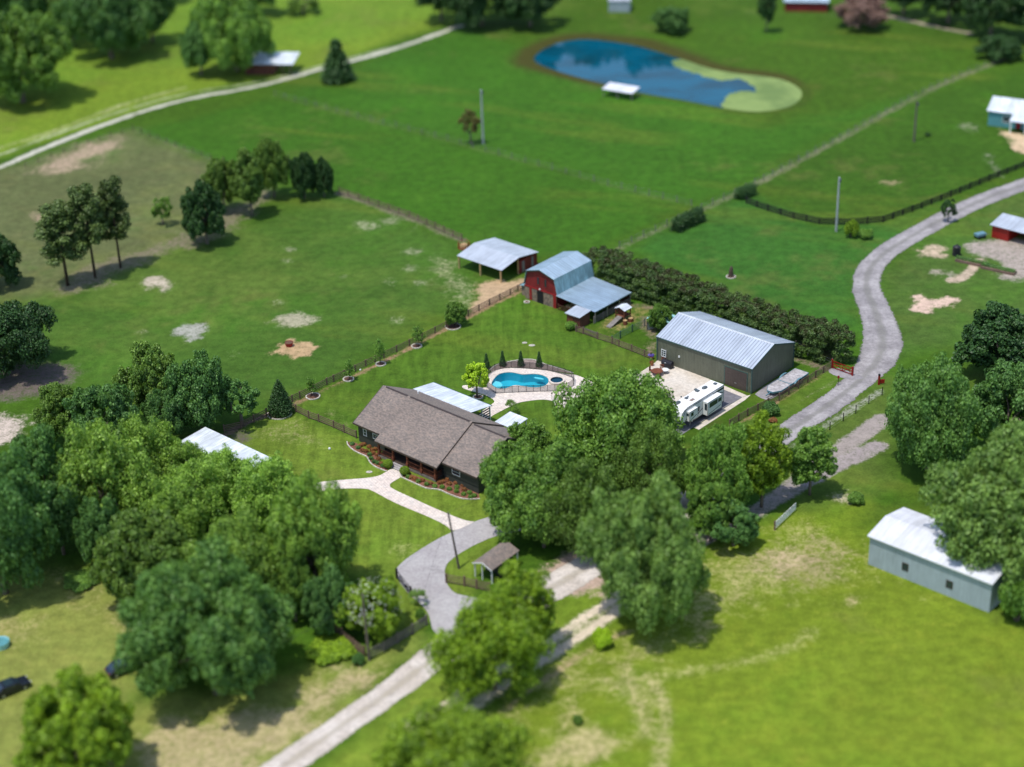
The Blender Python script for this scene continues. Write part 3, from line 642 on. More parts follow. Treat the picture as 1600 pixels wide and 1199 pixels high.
# ------------------------------------------------------------------ foliage prototypes
def leaf_mesh(name, c, nrm, size, rg, asp=.62):
    n = len(c); r = rg.normal(size=(n, 3)); u = np.cross(nrm, r); u /= np.linalg.norm(u, axis=1)[:, None]+1e-9
    v = np.cross(nrm, u); v /= np.linalg.norm(v, axis=1)[:, None]+1e-9
    s = (size*rg.uniform(.65, 1.3, n))[:, None]; a = u*s*.5; b = v*s*.5*asp; bend = nrm*s*.10
    V = np.stack([c-a-bend, c-b+bend, c+a-bend, c+b+bend], 1).reshape(-1, 3).astype(np.float32)
    m = bpy.data.meshes.new(name); m.vertices.add(4*n); m.vertices.foreach_set('co', V.ravel())
    m.loops.add(4*n); m.loops.foreach_set('vertex_index', np.arange(4*n, dtype=np.int32))
    m.polygons.add(n); m.polygons.foreach_set('loop_start', np.arange(0, 4*n, 4, dtype=np.int32)); m.update(); m.validate()
    m.materials.append(M['leaf_green']); return m
def shell(centres, radii, n, rg, up=.35, rad=(.62, 1.16)):
    centres = np.array(centres); radii = np.array(radii); w = radii**2; idx = rg.choice(len(radii), n, p=w/w.sum())
    d = rg.normal(size=(n, 3)); d[:, 2] += up; d /= np.linalg.norm(d, axis=1)[:, None]
    r = radii[idx]*rg.uniform(rad[0], rad[1], n); c = centres[idx]+d*r[:, None]*np.array([1, 1, .85])
    nr = d*.8+rg.normal(size=(n, 3))*.55+np.array([0, 0, .35]); nr /= np.linalg.norm(nr, axis=1)[:, None]
    return c, nr
def limbs(mb, base_r, h0, targets, rg, bend=.25):
    mb.cyl((0, 0, -.3), (0, 0, h0), base_r, base_r*.78, 9)
    for tg in targets:
        a = Vector((0, 0, h0*.97)); b = Vector(tg); k = 3; pr = a; r0 = base_r*.52
        for i in range(1, k+1):
            q = a.lerp(b, i/k)+Vector(tuple(rg.normal(size=3)*bend*(0 if i == k else 1))); q.z += math.sin(i/k*math.pi)*bend
            mb.cyl(pr, q, r0, r0*.62, 6); pr = q; r0 *= .62
def crown_oak(R, h, z0, nl, leaves, size, seed, nlobe=15, sub=11, flat=1., lr=.40):
    rg = np.random.default_rng(seed); cz = z0+(h-z0)*.42; up = (h-cz); dn = cz-z0; C = []; Rd = []; tg = []
    for i in range(nlobe):
        az = 2.399*i+rg.uniform(-.4, .4); el = math.asin(min(1, max(-.8, -.75+1.73*(i+.5)/nlobe)))
        rr = rg.uniform(.50, .76); x = R*rr*math.cos(el)*math.cos(az); y = R*rr*math.cos(el)*math.sin(az); z = cz+(up if el > 0 else dn)*rr*math.sin(el)
        L = R*lr*rg.uniform(.62, 1.22); tg.append((x, y, z))
        for j in range(int(sub*1.9)):
            d = rg.normal(size=3); d += np.array([x, y, (z-cz)*1.2])/R*1.1; d /= np.linalg.norm(d); q = np.array([x, y, z])+d*L*rg.uniform(.40, 1.08)*np.array([1, 1, .8])
            q[2] = max(q[2], z0*.8); C.append(q); Rd.append(L*rg.uniform(.14, .40))
    c, nr = shell(C, Rd, leaves, rg)
    mb = MB(); limbs(mb, R*.055+.08, h*.30, tg[::2], rg, .3)
    return leaf_mesh('crown', c, nr, size, rg), mb
def crown_cone(R, h, leaves, size, seed, col=False):
    rg = np.random.default_rng(seed); C = []; Rd = []; n = 70
    for i in range(n):
        t_ = (i+.5)/n; z = h*(.06+.92*t_); r = R*((1-t_)**.75 if not col else math.sin(math.pi*min(1, (1-t_)**.8*.93+.07))**.6*.9)
        az = 2.399*i; C.append((r*.62*math.cos(az), r*.62*math.sin(az), z)); Rd.append(max(.12, r*.55)+R*.08)
    c, nr = shell(C, Rd, leaves, rg, .2); mb = MB(); mb.cyl((0, 0, -.2), (0, 0, h*.9), R*.10, R*.02, 7)
    return leaf_mesh('crown', c, nr, size, rg), mb
def crown_pine(R, h, leaves, size, seed):
    rg = np.random.default_rng(seed); C = []; Rd = []; mb = MB(); mb.cyl((0, 0, -.2), (0, 0, h*.97), .24, .07, 8)
    for i in range(26):
        t_ = i/25; z = h*(.36+.62*t_); r = R*(.45+.55*math.sin(math.pi*min(1, .25+.8*t_)))*rg.uniform(.45, .95); az = 2.399*i+rg.uniform(-.5, .5)
        p_ = (r*math.cos(az), r*math.sin(az), z+.3); C.append(p_); Rd.append(R*rg.uniform(.26, .42)); mb.cyl((0, 0, z-.5), p_, .06, .025, 5)
        C.append((r*.5*math.cos(az), r*.5*math.sin(az), z+.2)); Rd.append(R*rg.uniform(.2, .3))
    c, nr = shell(C, Rd, leaves, rg, .3, (.3, 1.1)); return leaf_mesh('crown', c, nr, size, rg), mb
def crown_bush(R, h, leaves, size, seed, n=16):
    rg = np.random.default_rng(seed); C = []; Rd = []
    for i in range(n):
        az = 2.399*i; r = R*math.sqrt((i+.3)/n)*.68; z = h*(.78-.5*(r/R)**2)*rg.uniform(.6, 1.); C.append((r*math.cos(az), r*math.sin(az), z*.8)); Rd.append(R*rg.uniform(.24, .4))
    c, nr = shell(C, Rd, leaves, rg); c[:, 2] = np.clip(c[:, 2], .05, h*1.05); mb = MB()
    for i in range(5): az = i*1.3; mb.cyl((0, 0, -.1), (R*.5*math.cos(az), R*.5*math.sin(az), h*.5), .05*R+.02, .02, 5)
    return leaf_mesh('crown', c, nr, size, rg), mb
def crown_sapling(R, h, leaves, size, seed):
    rg = np.random.default_rng(seed); C = []; Rd = []; mb = MB(); mb.cyl((0, 0, -.1), (0, 0, h*.9), .06, .02, 6)
    for i in range(16):
        az = 2.399*i; z = h*(.30+.62*i/16); r = R*rg.uniform(.25, .85)*(1-.45*i/16); p_ = (r*math.cos(az), r*math.sin(az), z); C.append(p_); Rd.append(R*rg.uniform(.2, .36)); mb.cyl((0, 0, z-.25), p_, .022, .01, 5)
    c, nr = shell(C, Rd, leaves, rg, .1, (.2, 1.1)); return leaf_mesh('crown', c, nr, size, rg), mb
def crown_weep(R, h, leaves, size, seed):
    rg = np.random.default_rng(seed); C = []; Rd = []
    for i in range(40):
        az = 2.399*i; r = R*rg.uniform(.3, 1); z = h*(1-.75*(r/R)**2*rg.uniform(.5, 1.1)); C.append((r*math.cos(az), r*math.sin(az), max(.3, z))); Rd.append(R*.2)
    c, nr = shell(C, Rd, leaves, rg, -.2); mb = MB(); mb.cyl((0, 0, 0), (0, 0, h*.8), .07, .03, 6); return leaf_mesh('crown', c, nr, size, rg), mb
_bark = {}
def proto(key, R, h, res, mat='bark'):
    lm, mb = res; m = bpy.data.meshes.new('trunk'); m.from_pydata(mb.v, [], mb.f); m.materials.append(M[mat]); m.polygons.foreach_set('use_smooth', [True]*len(m.polygons))
    PROTO.setdefault(key, []).append((R, h, lm, m))
PROTO = {}
for sd_ in (1, 2, 3): proto('big', 9., 12., crown_oak(9, 12, 1.6, 0, 62000, .44, sd_, 20, 15))
for sd_ in (4, 5, 6): proto('mid', 5.5, 9.5, crown_oak(5.5, 9.5, 1.5, 0, 30000, .38, sd_, 15, 12))
for sd_ in (7, 8): proto('airy', 8., 12., crown_oak(8, 12, 1.8, 0, 30000, .42, sd_, 17, 15, lr=.44))
for sd_ in (9, 10): proto('dense', 6., 9., crown_oak(6, 9, .7, 0, 40000, .40, sd_, 24, 12, lr=.32))
for sd_ in (11, 12): proto('small', 2.2, 5., crown_oak(2.2, 5., 1.0, 0, 7000, .22, sd_, 10, 8))
for sd_ in (13, 14): proto('tall', 3.6, 12., crown_oak(3.6, 12, 2.0, 0, 24000, .36, sd_, 22, 10, lr=.5))
for sd_ in (15, 16, 17): proto('pine', 3., 14., crown_pine(3, 14, 15000, .36, sd_), 'bark_dark')
proto('cone', 2., 7., crown_cone(2, 7, 14000, .24, 18)); proto('column', .55, 2.6, crown_cone(.55, 2.6, 5000, .12, 19), 'bark_dark')
for sd_ in (20, 21): proto('bush', 1.5, 1.8, crown_bush(1.5, 1.8, 6000, .18, sd_))
proto('maple', 2.3, 5., crown_oak(2.3, 5., 1.3, 0, 5200, .30, 22, 11, 8))
for sd_ in (23, 24): proto('sapling', 1.3, 3.4, crown_sapling(1.3, 3.4, 1300, .19, sd_), 'bark_dark')
proto('weep', 1.5, 2.6, crown_weep(1.5, 2.6, 2600, .14, 25)); proto('wisp', 1., 3., crown_sapling(1., 3., 420, .16, 26), 'bark_dark')
_cnt = {}
def plant(kind, name, mat, label, cat, base, R, h, group=None, rz=None, bark=None):
    L = PROTO[kind]; i = _cnt.get(kind, 0); _cnt[kind] = i+1; Rp, hp, cm, tm = L[i % len(L)]
    o = thing(name, label, cat, (base[0], base[1], 0), rnd.uniform(0, 6.28) if rz is None else rz, group)
    o.scale = (R/Rp, R/Rp, h/hp)
    c = link(bpy.data.objects.new('crown', cm)); c.parent = o; c.material_slots[0].link = 'OBJECT'; c.material_slots[0].material = M[mat]
    k = link(bpy.data.objects.new('trunk', tm)); k.parent = o
    if bark: k.material_slots[0].link = 'OBJECT'; k.material_slots[0].material = M[bark]
    return o
def boxed(kind, name, mat, x0, y0, x1, y1, label, cat='tree', group=None, low=1.2, sq=1., bark=None):
    """tree whose crown fills roughly this frame of the view: base on the ground, true radius and height"""
    cx = (x0+x1)/2; by = y1
    for _ in range(4):
        b = G(cx, by); s = PJ(b)[2]; dist = np.linalg.norm(b-C0); se = CH/dist; ce = math.sqrt(1-se*se)
        R = (x1-x0)/2/s; by = y1-R*s*se*.80*sq+low*s*ce*.6
    h = (by-y0)/(s*ce)*.94-R*se/ce*.22
    R /= {'big': 1.13, 'mid': 1.12, 'airy': 1.12, 'dense': 1.06, 'tall': 1.12}.get(kind, 1)
    return plant(kind, name, mat, label, cat, b, R, max(h, .5), group, bark=bark)

O, P_, D_ = 'oak_tree', 'pine_tree', 'dark_tree'
TREES = [
 # wood at the top left
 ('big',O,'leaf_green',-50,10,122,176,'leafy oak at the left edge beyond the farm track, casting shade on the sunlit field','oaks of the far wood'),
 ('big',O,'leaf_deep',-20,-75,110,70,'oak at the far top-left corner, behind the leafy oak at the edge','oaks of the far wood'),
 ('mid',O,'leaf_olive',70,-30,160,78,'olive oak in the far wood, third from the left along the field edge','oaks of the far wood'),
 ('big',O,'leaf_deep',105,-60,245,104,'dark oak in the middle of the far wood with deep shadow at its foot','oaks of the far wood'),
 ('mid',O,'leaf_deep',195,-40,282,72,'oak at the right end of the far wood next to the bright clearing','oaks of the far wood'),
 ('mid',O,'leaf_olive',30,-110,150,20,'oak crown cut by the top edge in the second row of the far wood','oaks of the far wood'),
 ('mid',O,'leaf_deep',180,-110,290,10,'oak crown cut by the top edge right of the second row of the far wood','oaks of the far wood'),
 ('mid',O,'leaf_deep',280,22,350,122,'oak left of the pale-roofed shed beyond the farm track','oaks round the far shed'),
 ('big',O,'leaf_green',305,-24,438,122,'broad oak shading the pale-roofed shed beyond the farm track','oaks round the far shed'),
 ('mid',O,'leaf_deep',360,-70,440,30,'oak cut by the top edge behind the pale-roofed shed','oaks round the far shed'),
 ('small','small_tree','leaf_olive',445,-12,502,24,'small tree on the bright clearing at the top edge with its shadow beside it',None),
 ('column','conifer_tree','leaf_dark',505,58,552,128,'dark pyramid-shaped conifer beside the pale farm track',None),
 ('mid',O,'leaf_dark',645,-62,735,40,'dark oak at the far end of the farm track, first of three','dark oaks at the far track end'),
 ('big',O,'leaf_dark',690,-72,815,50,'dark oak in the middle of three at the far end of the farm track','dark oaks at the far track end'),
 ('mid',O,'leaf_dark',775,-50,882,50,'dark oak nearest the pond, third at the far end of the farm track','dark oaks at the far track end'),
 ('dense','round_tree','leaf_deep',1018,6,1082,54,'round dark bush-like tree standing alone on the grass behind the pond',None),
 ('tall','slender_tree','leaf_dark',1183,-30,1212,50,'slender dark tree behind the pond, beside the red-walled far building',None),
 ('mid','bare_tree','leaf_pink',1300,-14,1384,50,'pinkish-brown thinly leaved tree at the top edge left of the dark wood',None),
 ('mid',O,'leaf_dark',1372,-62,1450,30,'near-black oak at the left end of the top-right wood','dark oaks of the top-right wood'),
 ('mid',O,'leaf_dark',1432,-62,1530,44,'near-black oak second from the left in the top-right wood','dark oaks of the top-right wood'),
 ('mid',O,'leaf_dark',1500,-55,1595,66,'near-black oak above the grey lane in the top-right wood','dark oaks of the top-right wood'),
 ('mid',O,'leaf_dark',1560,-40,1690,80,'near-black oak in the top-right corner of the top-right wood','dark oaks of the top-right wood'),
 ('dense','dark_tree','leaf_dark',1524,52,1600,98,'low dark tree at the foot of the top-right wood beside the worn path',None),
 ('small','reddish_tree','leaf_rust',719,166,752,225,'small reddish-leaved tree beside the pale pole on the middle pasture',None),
 # paddock on the left
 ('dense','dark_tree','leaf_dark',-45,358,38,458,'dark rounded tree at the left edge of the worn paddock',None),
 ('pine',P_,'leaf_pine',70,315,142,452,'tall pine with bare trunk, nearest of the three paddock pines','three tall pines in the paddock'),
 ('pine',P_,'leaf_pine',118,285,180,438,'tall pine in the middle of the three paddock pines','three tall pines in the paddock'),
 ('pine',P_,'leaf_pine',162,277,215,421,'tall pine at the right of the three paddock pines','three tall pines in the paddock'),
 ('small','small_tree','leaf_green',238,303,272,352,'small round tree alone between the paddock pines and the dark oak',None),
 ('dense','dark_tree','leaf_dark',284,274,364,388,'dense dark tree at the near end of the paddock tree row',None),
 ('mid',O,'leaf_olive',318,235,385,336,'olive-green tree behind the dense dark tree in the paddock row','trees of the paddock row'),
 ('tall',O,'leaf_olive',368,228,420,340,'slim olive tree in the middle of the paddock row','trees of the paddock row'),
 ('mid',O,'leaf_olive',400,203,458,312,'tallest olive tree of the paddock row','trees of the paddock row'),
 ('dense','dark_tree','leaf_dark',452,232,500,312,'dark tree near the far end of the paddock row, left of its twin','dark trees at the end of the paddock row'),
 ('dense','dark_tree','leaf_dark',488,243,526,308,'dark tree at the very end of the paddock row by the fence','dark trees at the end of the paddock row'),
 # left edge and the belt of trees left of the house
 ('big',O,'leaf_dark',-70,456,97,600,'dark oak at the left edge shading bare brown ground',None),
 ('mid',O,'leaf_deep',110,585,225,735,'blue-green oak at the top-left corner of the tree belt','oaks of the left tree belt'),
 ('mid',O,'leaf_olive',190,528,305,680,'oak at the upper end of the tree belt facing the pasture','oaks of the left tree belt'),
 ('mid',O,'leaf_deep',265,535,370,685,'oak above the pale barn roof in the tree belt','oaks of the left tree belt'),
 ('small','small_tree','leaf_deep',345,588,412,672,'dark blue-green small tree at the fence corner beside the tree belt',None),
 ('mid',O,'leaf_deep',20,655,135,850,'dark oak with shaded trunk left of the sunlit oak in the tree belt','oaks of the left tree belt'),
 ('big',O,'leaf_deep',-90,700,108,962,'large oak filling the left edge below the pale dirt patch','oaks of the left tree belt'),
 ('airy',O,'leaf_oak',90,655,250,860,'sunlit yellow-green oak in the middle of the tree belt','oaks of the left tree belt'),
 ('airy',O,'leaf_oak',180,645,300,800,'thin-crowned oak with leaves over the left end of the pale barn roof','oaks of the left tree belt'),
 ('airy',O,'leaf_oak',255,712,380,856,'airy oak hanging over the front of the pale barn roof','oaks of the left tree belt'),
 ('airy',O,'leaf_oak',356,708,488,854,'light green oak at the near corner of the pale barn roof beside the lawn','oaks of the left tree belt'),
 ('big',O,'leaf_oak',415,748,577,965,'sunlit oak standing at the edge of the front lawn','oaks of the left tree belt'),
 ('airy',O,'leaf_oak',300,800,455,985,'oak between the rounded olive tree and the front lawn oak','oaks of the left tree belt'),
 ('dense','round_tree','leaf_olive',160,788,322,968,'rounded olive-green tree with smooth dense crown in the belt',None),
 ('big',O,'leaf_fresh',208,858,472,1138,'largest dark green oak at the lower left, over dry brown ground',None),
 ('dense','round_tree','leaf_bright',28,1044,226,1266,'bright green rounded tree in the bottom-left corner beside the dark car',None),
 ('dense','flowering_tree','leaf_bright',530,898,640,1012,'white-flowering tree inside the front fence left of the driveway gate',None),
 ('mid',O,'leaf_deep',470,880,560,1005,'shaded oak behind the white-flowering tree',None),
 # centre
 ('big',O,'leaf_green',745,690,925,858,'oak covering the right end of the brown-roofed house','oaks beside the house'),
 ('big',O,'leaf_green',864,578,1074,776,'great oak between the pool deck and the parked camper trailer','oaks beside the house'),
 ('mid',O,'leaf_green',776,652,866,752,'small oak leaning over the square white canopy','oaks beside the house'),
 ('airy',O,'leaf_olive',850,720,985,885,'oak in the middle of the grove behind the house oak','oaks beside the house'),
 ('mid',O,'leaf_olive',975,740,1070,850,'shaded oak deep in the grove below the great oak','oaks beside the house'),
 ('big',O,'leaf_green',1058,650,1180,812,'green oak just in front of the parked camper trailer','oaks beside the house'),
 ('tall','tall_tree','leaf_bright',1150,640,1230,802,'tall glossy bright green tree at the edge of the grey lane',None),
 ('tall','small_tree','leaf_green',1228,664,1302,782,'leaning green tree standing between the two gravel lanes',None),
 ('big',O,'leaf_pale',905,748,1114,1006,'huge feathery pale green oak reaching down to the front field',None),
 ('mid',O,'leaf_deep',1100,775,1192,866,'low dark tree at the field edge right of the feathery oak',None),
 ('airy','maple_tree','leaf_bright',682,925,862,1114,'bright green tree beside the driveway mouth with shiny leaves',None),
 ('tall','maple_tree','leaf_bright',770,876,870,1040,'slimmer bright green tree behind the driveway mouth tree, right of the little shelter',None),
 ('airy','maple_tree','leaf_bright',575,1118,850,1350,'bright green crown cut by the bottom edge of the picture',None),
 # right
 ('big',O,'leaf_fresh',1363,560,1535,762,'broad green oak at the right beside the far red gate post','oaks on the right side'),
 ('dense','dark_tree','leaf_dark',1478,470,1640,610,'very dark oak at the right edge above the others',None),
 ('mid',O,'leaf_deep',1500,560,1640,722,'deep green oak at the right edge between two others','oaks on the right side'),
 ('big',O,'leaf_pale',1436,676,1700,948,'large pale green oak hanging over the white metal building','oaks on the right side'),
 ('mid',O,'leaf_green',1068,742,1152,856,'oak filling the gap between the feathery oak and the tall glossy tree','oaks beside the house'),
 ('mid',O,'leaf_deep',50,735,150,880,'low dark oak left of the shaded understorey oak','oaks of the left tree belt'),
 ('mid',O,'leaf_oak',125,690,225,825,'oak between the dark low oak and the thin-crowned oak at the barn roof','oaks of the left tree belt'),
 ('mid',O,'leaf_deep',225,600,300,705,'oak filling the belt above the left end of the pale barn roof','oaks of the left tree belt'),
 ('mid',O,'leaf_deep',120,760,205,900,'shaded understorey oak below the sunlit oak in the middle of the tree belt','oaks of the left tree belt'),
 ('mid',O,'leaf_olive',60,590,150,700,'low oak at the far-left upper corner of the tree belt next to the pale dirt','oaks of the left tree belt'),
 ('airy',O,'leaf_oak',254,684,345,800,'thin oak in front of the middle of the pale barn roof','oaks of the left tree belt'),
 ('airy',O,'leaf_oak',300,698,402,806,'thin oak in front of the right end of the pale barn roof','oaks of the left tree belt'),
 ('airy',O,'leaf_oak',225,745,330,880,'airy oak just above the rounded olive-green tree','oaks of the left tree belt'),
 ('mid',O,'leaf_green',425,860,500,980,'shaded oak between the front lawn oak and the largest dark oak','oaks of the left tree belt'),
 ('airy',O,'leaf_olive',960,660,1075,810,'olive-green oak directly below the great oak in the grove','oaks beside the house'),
 ('mid',O,'leaf_green',800,740,900,870,'oak at the lower edge of the grove above the shaded dirt yard','oaks beside the house'),
]
for k, (px, hh) in enumerate([(905, 22), (938, 25), (972, 21), (1006, 26), (1036, 23)]):
    plant('mid', 'oak_tree', 'leaf_dark', ['far-left','second','middle','fourth','far-right'][k]+' of five tall oaks beyond the top edge that darken the far pond shore', 'tree', G(px, -20-4*(k % 2)), 6.5, hh, 'oaks mirrored in the pond')
for kind, nm, mat, x0, y0, x1, y1, lab, grp in TREES:
    boxed(kind, nm, mat, x0, y0, x1, y1, lab, 'tree', grp)
for kind, nm, mat, x0, y0, x1, y1, lab, cat, grp in [
 ('cone','evergreen_tree','leaf_dark',421,588,457,652,'dark green evergreen in a mulch bed at the fence corner left of the house','tree',None),
 ('sapling','young_tree','leaf_green',476,585,498,622,'young tree in a ring of pinkish mulch, nearest the fence corner','tree','young trees along the long fence'),
 ('sapling','young_tree','leaf_green',535,559,557,598,'young tree in a pale stone ring, second along the long fence','tree','young trees along the long fence'),
 ('sapling','young_tree','leaf_green',582,528,607,573,'young tree in a pale stone ring, third along the long fence','tree','young trees along the long fence'),
 ('sapling','young_tree','leaf_green',641,505,668,544,'young tree in a pale stone ring, fourth along the long fence','tree','young trees along the long fence'),
 ('dense','round_tree','leaf_green',693,467,733,514,'round dark green tree standing against the long fence near the pasture shelter','tree',None),
 ('weep','weeping_shrub','leaf_pale',787,624,810,651,'pale weeping shrub on the lawn island next to the white canopy','shrub',None),
 ('wisp','thin_plant','leaf_green',873,618,883,641,'thin dark plant at the edge of the pool deck beside the great oak','plant',None),
 ('mid','small_tree','leaf_green',1012,469,1052,523,'bright-topped tree in the pen against the end of the olive workshop','tree',None),
 ('bush','shrub','leaf_green',880,497,903,518,'green shrub at the corner of the little rusty feed shed','shrub',None),
 ('bush','shrub','leaf_deep',1189,622,1221,652,'dark green shrub at the boarded fence between the workshop and the lane','shrub',None),
 ('bush','shrub','leaf_lime',923,968,959,1018,'bright green round bush at the edge of the front field','shrub',None),
 ('weep','shrub','leaf_pale',636,920,670,953,'pale feathery shrub where the driveway meets the road','shrub',None),
 ('bush','shrub','leaf_green',648,945,666,972,'spiky green shrub behind the front fence post by the driveway','shrub',None),
 ('bush','shrub','leaf_green',1551,870,1625,985,'tall green shrub at the near corner of the white metal building','shrub',None),
 ('bush','shrub','leaf_bright',1316,335,1343,374,'yellow-green bush at the foot of the grey utility pole by the lane','shrub',None),
 ('bush','shrub','leaf_green',1338,352,1366,376,'dark green bush right of the yellow-green one near the lane','shrub',None),
 ('small','small_tree','leaf_dark',1468,306,1494,350,'small dark tree at the edge of the lane by the black fence','tree',None),
 ('bush','shrub','leaf_deep',548,1016,572,1042,'low bush at the foot of the tall front utility pole','shrub',None),
 ('bush','shrub','leaf_green',893,1112,912,1134,'little round bush alone on the dry front field','shrub',None),
 ('bush','shrub','leaf_green',92,895,160,925,'low scrub between the oaks at the left edge of the clearing','shrub',None),
 ('bush','shrub','leaf_bright',470,1000,560,1040,'yellow-green scrub outside the front fence corner','shrub',None),
 ('bush','shrub','leaf_green',1322,765,1352,792,'low bush in the shade between the right oak and the white building','shrub',None),
 ('bush','shrub','leaf_dark',1444,204,1455,214,'tiny dark shrub on the grass left of the teal house','shrub',None),
 ('small','small_tree','leaf_green',640,-30,665,10,'small tree at the top edge left of the dark track-end oaks','tree',None),
 ('bush','shrub','leaf_red',1200,651,1216,662,'small reddish shrub below the dark green one by the lane','shrub',None),
]:
    boxed(kind, nm, mat, x0, y0, x1, y1, lab, cat, grp, low=.2)
plant('maple', 'maple_tree', 'leaf_lime', 'small lime-green tree in a round planter beside the pool', 'tree', G(745.5, 620.5), 2.35, 6.1)
# clipped column shrubs behind the pool
for k, (px, by, lab) in enumerate([(760.5, 577, 'clipped column conifer farthest left behind the pool, partly behind the lime-green tree'), (785.5, 573, 'clipped column conifer second from the left behind the pool'),
        (814, 573, 'clipped column conifer third from the left behind the pool'), (842.5, 574, 'clipped column conifer farthest right behind the pool')]):
    plant('column', 'column_conifer', 'leaf_dark', lab, 'shrub', G(px, by-1), .52, 2.75, 'column conifers behind the pool')
# white blossoms on the flowering tree
ft = [o for o in bpy.data.objects if o.name.startswith('flowering_tree')][0]
rg = np.random.default_rng(5); n_ = 520; d = rg.normal(size=(n_, 3)); d[:, 2] = np.abs(d[:, 2])*.9; d /= np.linalg.norm(d, axis=1)[:, None]
c_ = d*np.array([5.7, 5.7, 4.6])*rg.uniform(.85, 1.03, n_)[:, None]+np.array([0, 0, 4.6])
lm = leaf_mesh('blossom', c_, d, .24, rg, .9); lm.materials.clear(); lm.materials.append(M['petal_white'])
bo = link(bpy.data.objects.new('blossom', lm)); bo.parent = ft
# hedges: box of many clumps
def hedge(name, label, pts, w, h, leaves, mat, seed, size=.24):
    rg = np.random.default_rng(seed); c0 = np.mean(pts, 0); P = np.array(pts)-c0; C = []; Rd = []
    for i in range(len(P)-1):
        a, b = P[i], P[i+1]; L = np.linalg.norm(b-a); t_ = (b-a)/L; nn = np.array([-t_[1], t_[0]])
        for k in range(int(L/.42)):
            for j in range(6):
                q = a+t_*(k*.42+rg.uniform(-.2, .2))+nn*rg.uniform(-.5, .5)*w*.8; z = [h*.88, h*.62, h*.36, h*.14, h*.86, h*.84][j]*rg.uniform(.93, 1.04)
                if 0 < j < 4: q = a+t_*(k*.42)+nn*(w*.42)*(1 if rg.random() < .5 else -1)*rg.uniform(.8, 1.05)
                C.append((q[0], q[1], z)); Rd.append(rg.uniform(.40, .66)*min(1, h/3+.3))
    c, nr = shell(C, Rd, leaves, rg, .35, (.15, 1.45)); c[:, 2] = np.maximum(c[:, 2], .05)
    m = leaf_mesh('hedge', c, nr, size, rg); m.materials.clear(); m.materials.append(M[mat]); o = link(bpy.data.objects.new(name, m)); o.location = (c0[0], c0[1], 0)
    return tag(o, label, 'hedge')
hedge('tall_hedge', 'tall dark brown-green hedge running behind the barn and the workshop to the lane', [G2(925, 432), G2(985, 452), G2(1060, 478), G2(1150, 512), G2(1240, 545), G2(1298, 560), G2(1328, 556)], 6.6, 5.6, 230000, 'leaf_hedge', 31, .27)
hedge('short_hedge', 'short dark hedge standing alone on the grass behind the tall hedge', [G2(1055, 362), G2(1098, 342)], 1.9, 2.4, 12000, 'leaf_dark', 32)
hedge('small_hedge', 'small dark clipped hedge at the corner of the black boarded fence', [G2(1153, 312), G2(1178, 302)], 1.8, 2.0, 8000, 'leaf_dark', 33)

# ------------------------------------------------------------------ building helpers
def onplane_y(o, px, py, y0):         # (x, z) on the vertical plane y=y0 of a building frame
    ya = LC(o, px, py, 0)[1]; yb = LC(o, px, py, 1)[1]; z = (y0-ya)/(yb-ya); return LC(o, px, py, z)[0], z
def onplane_x(o, px, py, x0):
    xa = LC(o, px, py, 0)[0]; xb = LC(o, px, py, 1)[0]; z = (x0-xa)/(xb-xa); return LC(o, px, py, z)[1], z
def window_y(par, x0, x1, z0, z1, y, name='window', fw=.09, bars=(1, 1), depth=.06, glass='glass', frame='white_trim', label=None):
    """window in a wall facing -y: frame proud of the wall, pane just behind it"""
    f = MB(); f.box(x0-fw, y-depth, z0-fw, x0, y+.02, z1+fw); f.box(x1, y-depth, z0-fw, x1+fw, y+.02, z1+fw); f.box(x0, y-depth, z1, x1, y+.02, z1+fw); f.box(x0, y-depth, z0-fw, x1, y+.02, z0)
    for i in range(1, bars[0]): q = x0+(x1-x0)*i/bars[0]; f.box(q-.025, y-depth*.8, z0, q+.025, y+.01, z1)
    for i in range(1, bars[1]): q = z0+(z1-z0)*i/bars[1]; f.box(x0, y-depth*.85, q-.025, x1, y+.012, q+.025)
    w = f.build(name, M[frame], par); MB().box(x0, y-.02, z0, x1, y+.02, z1).build('pane', M[glass], w); 
    if label: w['label'] = label
    return w
def window_x(par, y0, y1, z0, z1, x, s=1, **k):
    f = MB(); fw = .09; a, b = sorted((x+s*.06, x-s*.02))
    f.box(a, y0-fw, z0-fw, b, y0, z1+fw); f.box(a, y1, z0-fw, b, y1+fw, z1+fw); f.box(a, y0, z1, b, y1, z1+fw); f.box(a, y0, z0-fw, b, y1, z0)
    w = f.build('window', M['white_trim'], par); a, b = sorted((x+s*.02, x-s*.02)); MB().box(a, y0, z0, b, y1, z1).build('pane', M['glass'], w); return w

# ------------------------------------------------------------------ the house
ho = (-24.19, 239.15, 0); H = thing('house', 'long olive house with brown shingle roof and a timber front porch', 'house', ho, -YAW)
zE, mm, Wd = 3.45, .528, 13.3; zr = lambda y: zE+mm*y if y < Wd/2 else zE+mm*(Wd-y)
w = MB()
def wallprism(x0, x1, yf, dz=0):
    w.xprism([(yf, 0), (Wd-.45, 0), (Wd-.45, zr(Wd-.45)-.2+dz), (Wd/2, zr(Wd/2)-.2+dz), (yf, zr(yf)-.2+dz)], x0, x1)
wallprism(.3, 6.0, .45); wallprism(6.003, 18.2, 1.9); wallprism(18.203, 25.1, .45, -.22)
w.build('wall', M['house_wall'], H)
for k in range(1): pass
roof = MB()
P3 = lambda x, y, dz=0: (x, y, zr(y)+dz)
roof.slab([P3(-.1, -.13), P3(5.64, -.13), P3(5.64, -1.3), P3(18.5, -1.3), P3(18.5, Wd/2), P3(-.1, Wd/2)], .16)
roof.slab([P3(-.1, Wd/2), P3(18.5, Wd/2), P3(18.5, Wd+.1), P3(-.1, Wd+.1)], .16)
